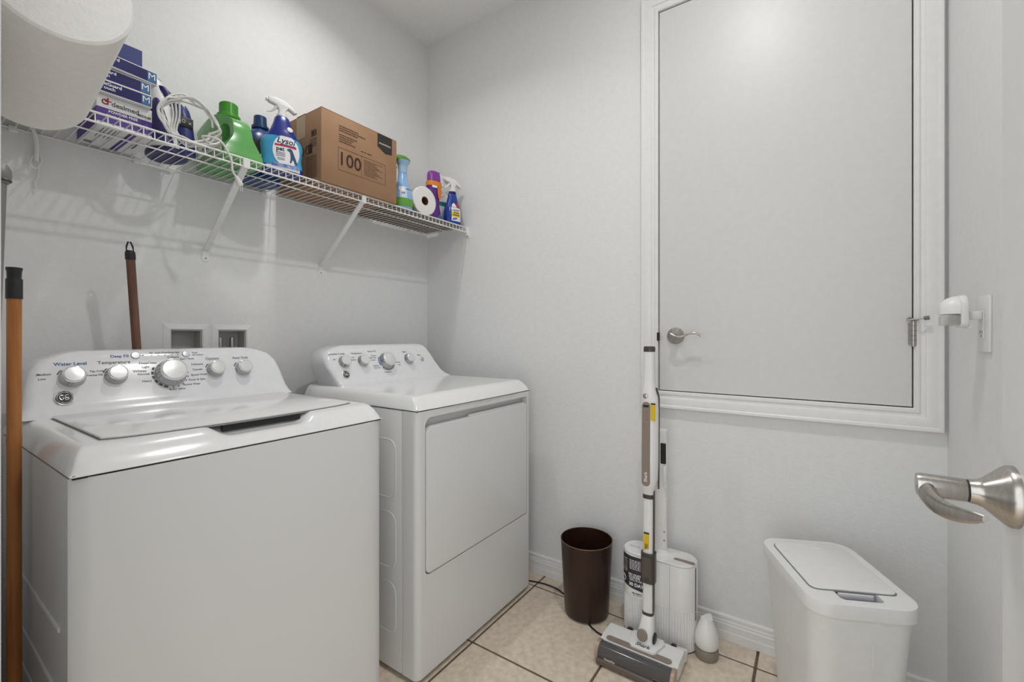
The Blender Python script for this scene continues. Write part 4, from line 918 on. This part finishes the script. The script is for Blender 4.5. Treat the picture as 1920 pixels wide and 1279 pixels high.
# ---- stick vacuum
sp0, sp1 = V3(-.262, -1.371, .090), V3(-.200, -1.357, 1.122)
t = thing('stick_vacuum', 'white and taupe upright stick vacuum with a clear roller head docked at the station', 'vacuum', (-.30, -1.36, 0))
ad = (sp1 - sp0).normalized()
def sax(z, dx=0, dy=0): return sp0 + ad*((z - sp0.z)/ad.z) + V3(dx, dy, 0)
def se(z, a, b_, p=.75, dx=0, dy=0, n=28):
    q_ = sax(z, dx, dy); return [q_ + V3(a*math.copysign(abs(math.cos(2*PI*k/n))**p, math.cos(2*PI*k/n)), b_*math.copysign(abs(math.sin(2*PI*k/n))**p, math.sin(2*PI*k/n)), 0) for k in range(n)]
part('wand', MB().loft([se(z, .017, .019) for z in (.160, .60)]), M_VW, t, smooth=50)
part('wand_edge', MB().loft([se(z, .010, .0022, .8, 0, -.0195) for z in (.165, .60)]), M_DG, t)
hv = part('hand_vacuum', MB().loft([se(.575, .018, .020), se(.590, .021, .021), se(.605, .026, .024, dy=-.002), se(.630, .030, .029, dy=-.004), se(.70, .031, .030, dy=-.005), se(.88, .030, .030, dy=-.005), se(.93, .029, .029, dy=-.004), se(.955, .024, .025), se(.985, .020, .021), se(1.05, .019, .020), se(1.100, .019, .020)]), M_VW, t, smooth=50)
part('joint_ring', MB().loft([se(.563, .0185, .0205), se(.578, .0195, .0210)]), M_DG, hv)
part('handle_cap', MB().loft([se(1.098, .0195, .0205), se(1.113, .0195, .0205), se(1.118, .017, .018)]), M_DG, hv)
pp = [sax(z) + V3(-.0325, 0, 0) for z in (0,)]
fpan = lambda u, v, d: sax(v) + V3(-.0305 - d, u, 0)
pan = part('control_panel', MB().plate(rrect(-.013+.0, .017, .612, .915, .0148, 8), [], fpan, -.002, .0016, .001, 1), M_TAUPE, hv)
part('power_button', MB().lathe(sax(.936) + V3(-.027, .006, 0), [(.009, 0), (.009, .003), (.0075, .004)], 24, axis=(-1, 0, .05)), M_CHROME, hv)
part('display', MB().box(-.0007, .0007, -.010, .010, -.004, .004, 0, 1, Matrix.Translation(fpan(.002, .900, .0022))), M_BLACK, pan)
pd = MB()
for z in (.852, .865, .878): pd.lathe(fpan(.0, z, .0016), [(.0013, 0), (.001, .0006)], 8, axis=(-1, 0, 0))
part('indicator_dots', pd, M_BLACK, pan)
part('lettering', MB().text('Shark', .0155, lambda u, v: fpan(.002 + v, .652 - u, .002) if False else fpan(.002 + v, .645 + u, .002), bold=.0003), M_WPRINT, pan, smooth=0)
wl_ = part('warning_label', MB().box(-.0006, .0006, -.0085, .0085, -.029, .029, 0, 1, Matrix.Translation(sax(.878) + V3(-.0312, -.0235, 0))), mat('warning_yellow', srgb(226, 190, 30), .4), hv)
part('label_header', MB().box(-.0007, .0007, -.0085, .0085, -.004, .004, 0, 1, Matrix.Translation(sax(.908) + V3(-.0312, -.0235, 0))), M_BLACK, wl_)
wl2 = part('warning_label', MB().box(-.0005, .0005, -.0095, .0095, -.030, .030, 0, 1, Matrix.Translation(sax(.408) + V3(-.0176, .0025, 0))), MATS['warning_yellow'], t)
part('label_header', MB().box(-.0006, .0006, -.0095, .0095, -.003, .003, 0, 1, Matrix.Translation(sax(.4405) + V3(-.0177, .0025, 0))), M_BLACK, wl2)
mk = MB()
for k in range(5): mk.box(-.0007, .0007, -.006+.002*(k % 2), .006, -.0006, .0006, 0, 1, Matrix.Translation(sax(.386+.004*k) + V3(-.0179, .0025, 0)))
mk.lathe(sax(.422) + V3(-.0179, .0025, 0), [(.003, 0), (.003, .0004)], 10, axis=(-1, 0, 0))
part('label_marks', mk, M_BLACK, wl2, smooth=0)
part('back_spine', MB().loft([se(z, .004, .003, .8, .004, -.0345) for z in (.60, .93)] + [se(.965, .004, .003, .8, .0, -.027)]), M_DG, hv)
part('wand_clip', MB().loft([se(z, .0225, .0255, .6, -.001, -.001) for z in (.266, .272, .356, .370)]), M_DG, t, smooth=40)
part('clip_face', MB().box(-.001, .001, -.016, .016, -.040, .040, .0008, 1, Matrix.Translation(sax(.319) + V3(-.0243, .0, 0))), mat('brown_grey_plastic', srgb(88, 80, 75), .3), t)
part('wand_collar', MB().loft([se(.148, .0185, .0205), se(.162, .0185, .0205)]), M_DG, t)
neck = part('neck', MB().loft([[V3(a_, -1.370 + b2*math.copysign(abs(math.sin(2*PI*k/24))**.8, math.sin(2*PI*k/24)), z) + V3(r_*math.copysign(abs(math.cos(2*PI*k/24))**.8, math.cos(2*PI*k/24)), 0, 0) for k in range(24)] for z, a_, r_, b2 in ((.050, -.288, .024, .028), (.075, -.284, .026, .029), (.105, -.277, .025, .028), (.128, -.266, .021, .024), (.152, -.2585, .0185, .0215))]), M_VW, t, smooth=50)
part('pivot_disc', MB().lathe((-.309, -1.364, .098), [(.0195, 0), (.0185, .004), (.016, .006), (0, .0065)], 28, axis=(-1, .12, .35)), M_TAUPE, neck)
part('pivot_side', MB().lathe((-.282, -1.398, .085), [(.019, 0), (.019, .004), (.015, .006)], 24, axis=(0, -1, 0)), M_BLACK, neck)
# floor head: axis along y
HY0, HY1 = -1.494, -1.224
head = part('floor_head', MB().loft([[V3(x_, y_, z_) for x_, z_ in ((-.232, .018), (-.228, .048), (-.250, .060), (-.318, .062), (-.352, .058), (-.352, .020), (-.300, .012))] for y_ in (HY0, HY0+.004, HY1-.004, HY1)]), M_VW, t, smooth=20)
part('head_hub', MB().plate([(-1.318, -.252), (-1.424, -.252), (-1.432, -.270), (-1.418, -.330), (-1.408, -.338), (-1.334, -.338), (-1.325, -.330), (-1.311, -.270)], [], lambda u, v, d: V3(v, u, .050 + d), 0, .022, .004, 2), M_VW, head)
part('lettering', MB().text('Shark', .022, pmap((-.324, -1.370, .0727), (0, -1, 0), (.97, 0, .1)), bold=.0006, shear=.2), M_PRINT, head, smooth=0)
part('accent_bar', MB().plate(rrect(HY0+.022, HY1-.018, -.346, -.322, .0115), [], lambda u, v, d: V3(v, u, .0612+d), 0, .0022, .0008, 1), M_TAUPE, head)
def rl_arc(r_, y_, a0=-20, a1=200, n=22): return [V3(-.372 + r_*math.cos(math.radians(a0 + (a1-a0)*k/n)), y_, .034 + r_*math.sin(math.radians(a0 + (a1-a0)*k/n))) for k in range(n+1)]
part('roller', MB().cyl((-.372, HY0+.012, .032), (-.372, HY1-.012, .032), .0255, n=28), mat('roller_pile', srgb(72, 74, 82), .9, noise=(60, srgb(40, 42, 50), 3), bump=(200, .6, .003)), head)
fins = MB()
for k in range(24):
    u = k/23; a_ = 1.2 + 1.9*u; fins.cyl((-.372 + .024*math.cos(a_), HY0+.014 + (HY1-HY0-.028)*u, .032 + .024*math.sin(a_)), (-.372 + .0262*math.cos(a_+.08), HY0+.014 + (HY1-HY0-.028)*u + .012, .032 + .0262*math.sin(a_+.08)), .004, n=6)
part('roller_fin', fins, mat('fin_grey', srgb(110, 112, 118), .8), head)
win = MB(); o_ = [rl_arc(.0315, y_) for y_ in (HY0+.010, HY1-.010)]; i_ = [rl_arc(.0302, y_) for y_ in (HY0+.010, HY1-.010)]
win.loft([o_[0] + i_[0][::-1], o_[1] + i_[1][::-1]])
part('clear_window', win, mat('smoked_clear', (.16, .15, .145), .12, alpha=.45), head, smooth=50)
for y_ in (HY0+.0005, HY1-.0115):
    part('end_cap', MB().loft([[V3(p.x, y_ + dy_, p.z) for p in rl_arc(.0335, 0, -40, 220, 26)] for dy_ in (0, .001, .010, .011)]), mat('bronze_cap', srgb(176, 156, 138), .35, metal=.2), head, smooth=50)
part('bumper', MB().box(-.410, -.392, HY0+.006, HY1-.006, .004, .026, .006, 3), mat('taupe_dark', srgb(104, 92, 84), .45), head)
bd = MB().plate(rrect(HY0+.026, HY0+.068, .022, .034, .0058), [], lambda u, v, d: V3(-.4035 + .0 - d + .30*max(0, v-.028), u, v), 0, .0012)
bg = part('badge', bd, M_BLACK, head)
part('badge_border', MB().tube([V3(-.4050 + .30*max(0, v-.028), u, v) for u, v in rrect(HY0+.027, HY0+.067, .0228, .0332, .005)], .0005, 5, closed=True), mat('gold_line', srgb(190, 170, 80), .4), bg)
part('window_lettering', MB().text('PowerFins', .009, lambda u, v: V3(-.4042 + .16*v, HY1-.056-u, .030+v), bold=.0002), M_WPRINT, head, smooth=0)
for y_ in (-1.292, -1.452): part('wheel', MB().cyl((-.236, y_-.009, .030), (-.236, y_+.009, .030), .028, n=28, bev=.004), M_BLACK, head)
part('rear_shelf', MB().box(-.236, -.205, HY0-.002, -1.442, .010, .040, .003, 1), M_VW, head)

# ---- aroma diffuser
c = (-.145, -1.546)
t = thing('aroma_diffuser', 'small white teardrop diffuser on a grey base beside the vacuum station', 'diffuser', (c[0], c[1], 0))
part('base', MB().lathe((c[0], c[1], 0), [(.036, 0), (.0385, .004), (.040, .030), (.0385, .036)], 40), mat('diffuser_grey', srgb(140, 132, 120), .5), t)
part('base_top', MB().lathe((c[0], c[1], .0358), [(.0382, 0), (.037, .004), (.033, .006)], 40), mat('diffuser_glaze', srgb(120, 114, 106), .2), t)
rings = []
for z, r_ in ((.040, .0365), (.046, .0395), (.062, .0415), (.080, .0395), (.100, .034), (.118, .027), (.132, .0215), (.142, .0195)):
    rings.append([V3(c[0] + r_*math.cos(2*PI*k/40), c[1] + r_*math.sin(2*PI*k/40), z + (.007*math.cos(2*PI*k/20 + 1.2) if z > .14 else (.003*math.cos(2*PI*k/20 + 1.2) if z > .13 else 0))) for k in range(40)])
part('shell', MB().loft(rings), M_VW, t, smooth=60)

# ---- white lidded waste bin
bc = V3(-.303, -1.905, 0); bdir = V3(-.325, -.145, 0).normalized(); brz = math.atan2(bdir.y, bdir.x)
t = thing('waste_bin', 'tall white plastic waste bin with a swing lid in the near right corner', 'waste bin', (bc.x, bc.y, 0), brz)
hl, hwid, ht = .182, .128, .455
ring = lambda s, z, r_=.05: [V3(u, v, z) for u, v in rrect(-hl*s[0], hl*s[0], -hwid*s[1], hwid*s[1], r_, 8)]
part('body', MB().loft([ring((.76, .74), .004), ring((.77, .75), 0.012), ring((.95, .94), ht)]), M_PLASTIC, t, local=True, smooth=50)
part('mould_line', MB().box(.0, .0010, -.0012, .0012, 0, ht-.05, .0004, 1, Matrix.Translation((hl*.93, .0, 0)) @ Matrix.Rotation(.06, 4, 'Y')), M_PLASTIC, t, local=True)
hol = rrect(.110, .156, -.050, .050, .012, 5)
rimp = MB().plate(rrect(-hl, hl, -hwid, hwid, .056, 10), [hol], lambda u, v, d: V3(u, v, ht+d), 0, .036, .012, 4)
part('lid_rim', rimp, mat('lid_white', (.84, .84, .83), .32), t, local=True, smooth=50)
part('lid_gap', MB().plate(rrect(-.158, .120, -.104, .104, [.02, .045, .045, .02], 8), [], lambda u, v, d: V3(u, v, ht+.0355+d), 0, .0009), mat('gap_grey', (.25, .25, .25), .6), t, local=True)
fl_ = part('swing_lid', MB().plate(rrect(-.1555, .1175, -.1015, .1015, [.02, .043, .043, .02], 8), [], lambda u, v, d: V3(u, v, ht+.0362+d), 0, .0055, .002, 2), MATS['lid_white'], t, local=True, smooth=50)
part('lid_emboss', MB().box(-.120, -.112, -.03, .03, ht+.0412, ht+.0424, .0005, 1), MATS['lid_white'], fl_, local=True)
part('latch_bar', MB().box(.116, .124, -.042, .042, ht+.018, ht+.034, .003, 2), M_PLASTIC, t, local=True)
part('bag_edge', MB().box(.124, .156, -.046, .046, ht+.010, ht+.016, .002, 1), mat('blue_bag', srgb(40, 52, 130), .5), t, local=True)

# ---- outlet plate and night light on the near wall
pc = V3(-.360, YD, 1.187)
t = thing('outlet_plate', 'white wall outlet plate beside the raised door', 'outlet', (pc.x, YD, 1.12))
part('plate', MB().box(pc.x-.043, pc.x+.043, YD, YD+.006, pc.z-.067, pc.z+.067, .002, 2), M_PLASTIC, t)
part('receptacle', MB().box(pc.x-.017, pc.x+.017, YD+.006, YD+.0085, pc.z-.034, pc.z+.034, .001, 1), M_PLASTIC, t)
sl = MB()
for dz in (-.02,):
    sl.box(pc.x-.008, pc.x-.006, YD+.0083, YD+.0090, pc.z+dz-.004, pc.z+dz+.004).box(pc.x+.006, pc.x+.008, YD+.0083, YD+.0090, pc.z+dz-.004, pc.z+dz+.004).cyl((pc.x, YD+.0083, pc.z+dz-.009), (pc.x, YD+.009, pc.z+dz-.009), .0025, n=10)
part('slots', sl, M_BLACK, t)
nz = pc.z + .020; ny = YD + .0085
t = thing('night_light', 'white plug-in night light with a clear lens sticking out of the outlet', 'night light', (pc.x, YD+.03, nz-.03))
part('plug_body', MB().box(pc.x-.010, pc.x+.010, ny, ny+.026, nz-.010, nz+.010, .002, 2), M_PLASTIC, t)
part('back_shell', MB().plate(rrect(pc.x-.032, pc.x+.032, nz-.028, nz+.050, [.030, .030, .010, .010], 8), [], lambda u, v, d: V3(u, ny+.026+d, v), 0, .014, .003, 2), M_PLASTIC, t, smooth=50)
dome = []
for k in range(9):
    a_ = k/8*PI/2; dome.append([V3(pc.x + .0305*math.cos(a_)*math.cos(b2) if False else pc.x + .0305*(.35+.65*math.cos(a_))*math.cos(b2), ny+.040 + .034*math.sin(a_), nz + .004 + (.044*(.35+.65*math.cos(a_)))*max(0, math.sin(b2))) for b2 in [PI*q_/20 for q_ in range(21)]])
part('shade', MB().loft(dome), M_PLASTIC, t, smooth=50)
part('clear_lens', MB().box(pc.x-.028, pc.x+.028, ny+.040, ny+.070, nz-.024, nz+.003, .004, 2), mat('clear_plastic', (.72, .72, .70), .08, alpha=.45), t)
part('lens_core', MB().box(pc.x-.012, pc.x+.012, ny+.0402, ny+.055, nz-.020, nz+.002, .002, 1), mat('lens_amber', srgb(150, 142, 122), .3), t)
part('hinge_lip', MB().cyl((pc.x-.022, ny+.024, nz-.026), (pc.x+.022, ny+.024, nz-.026), .005, n=12), M_PLASTIC, t)
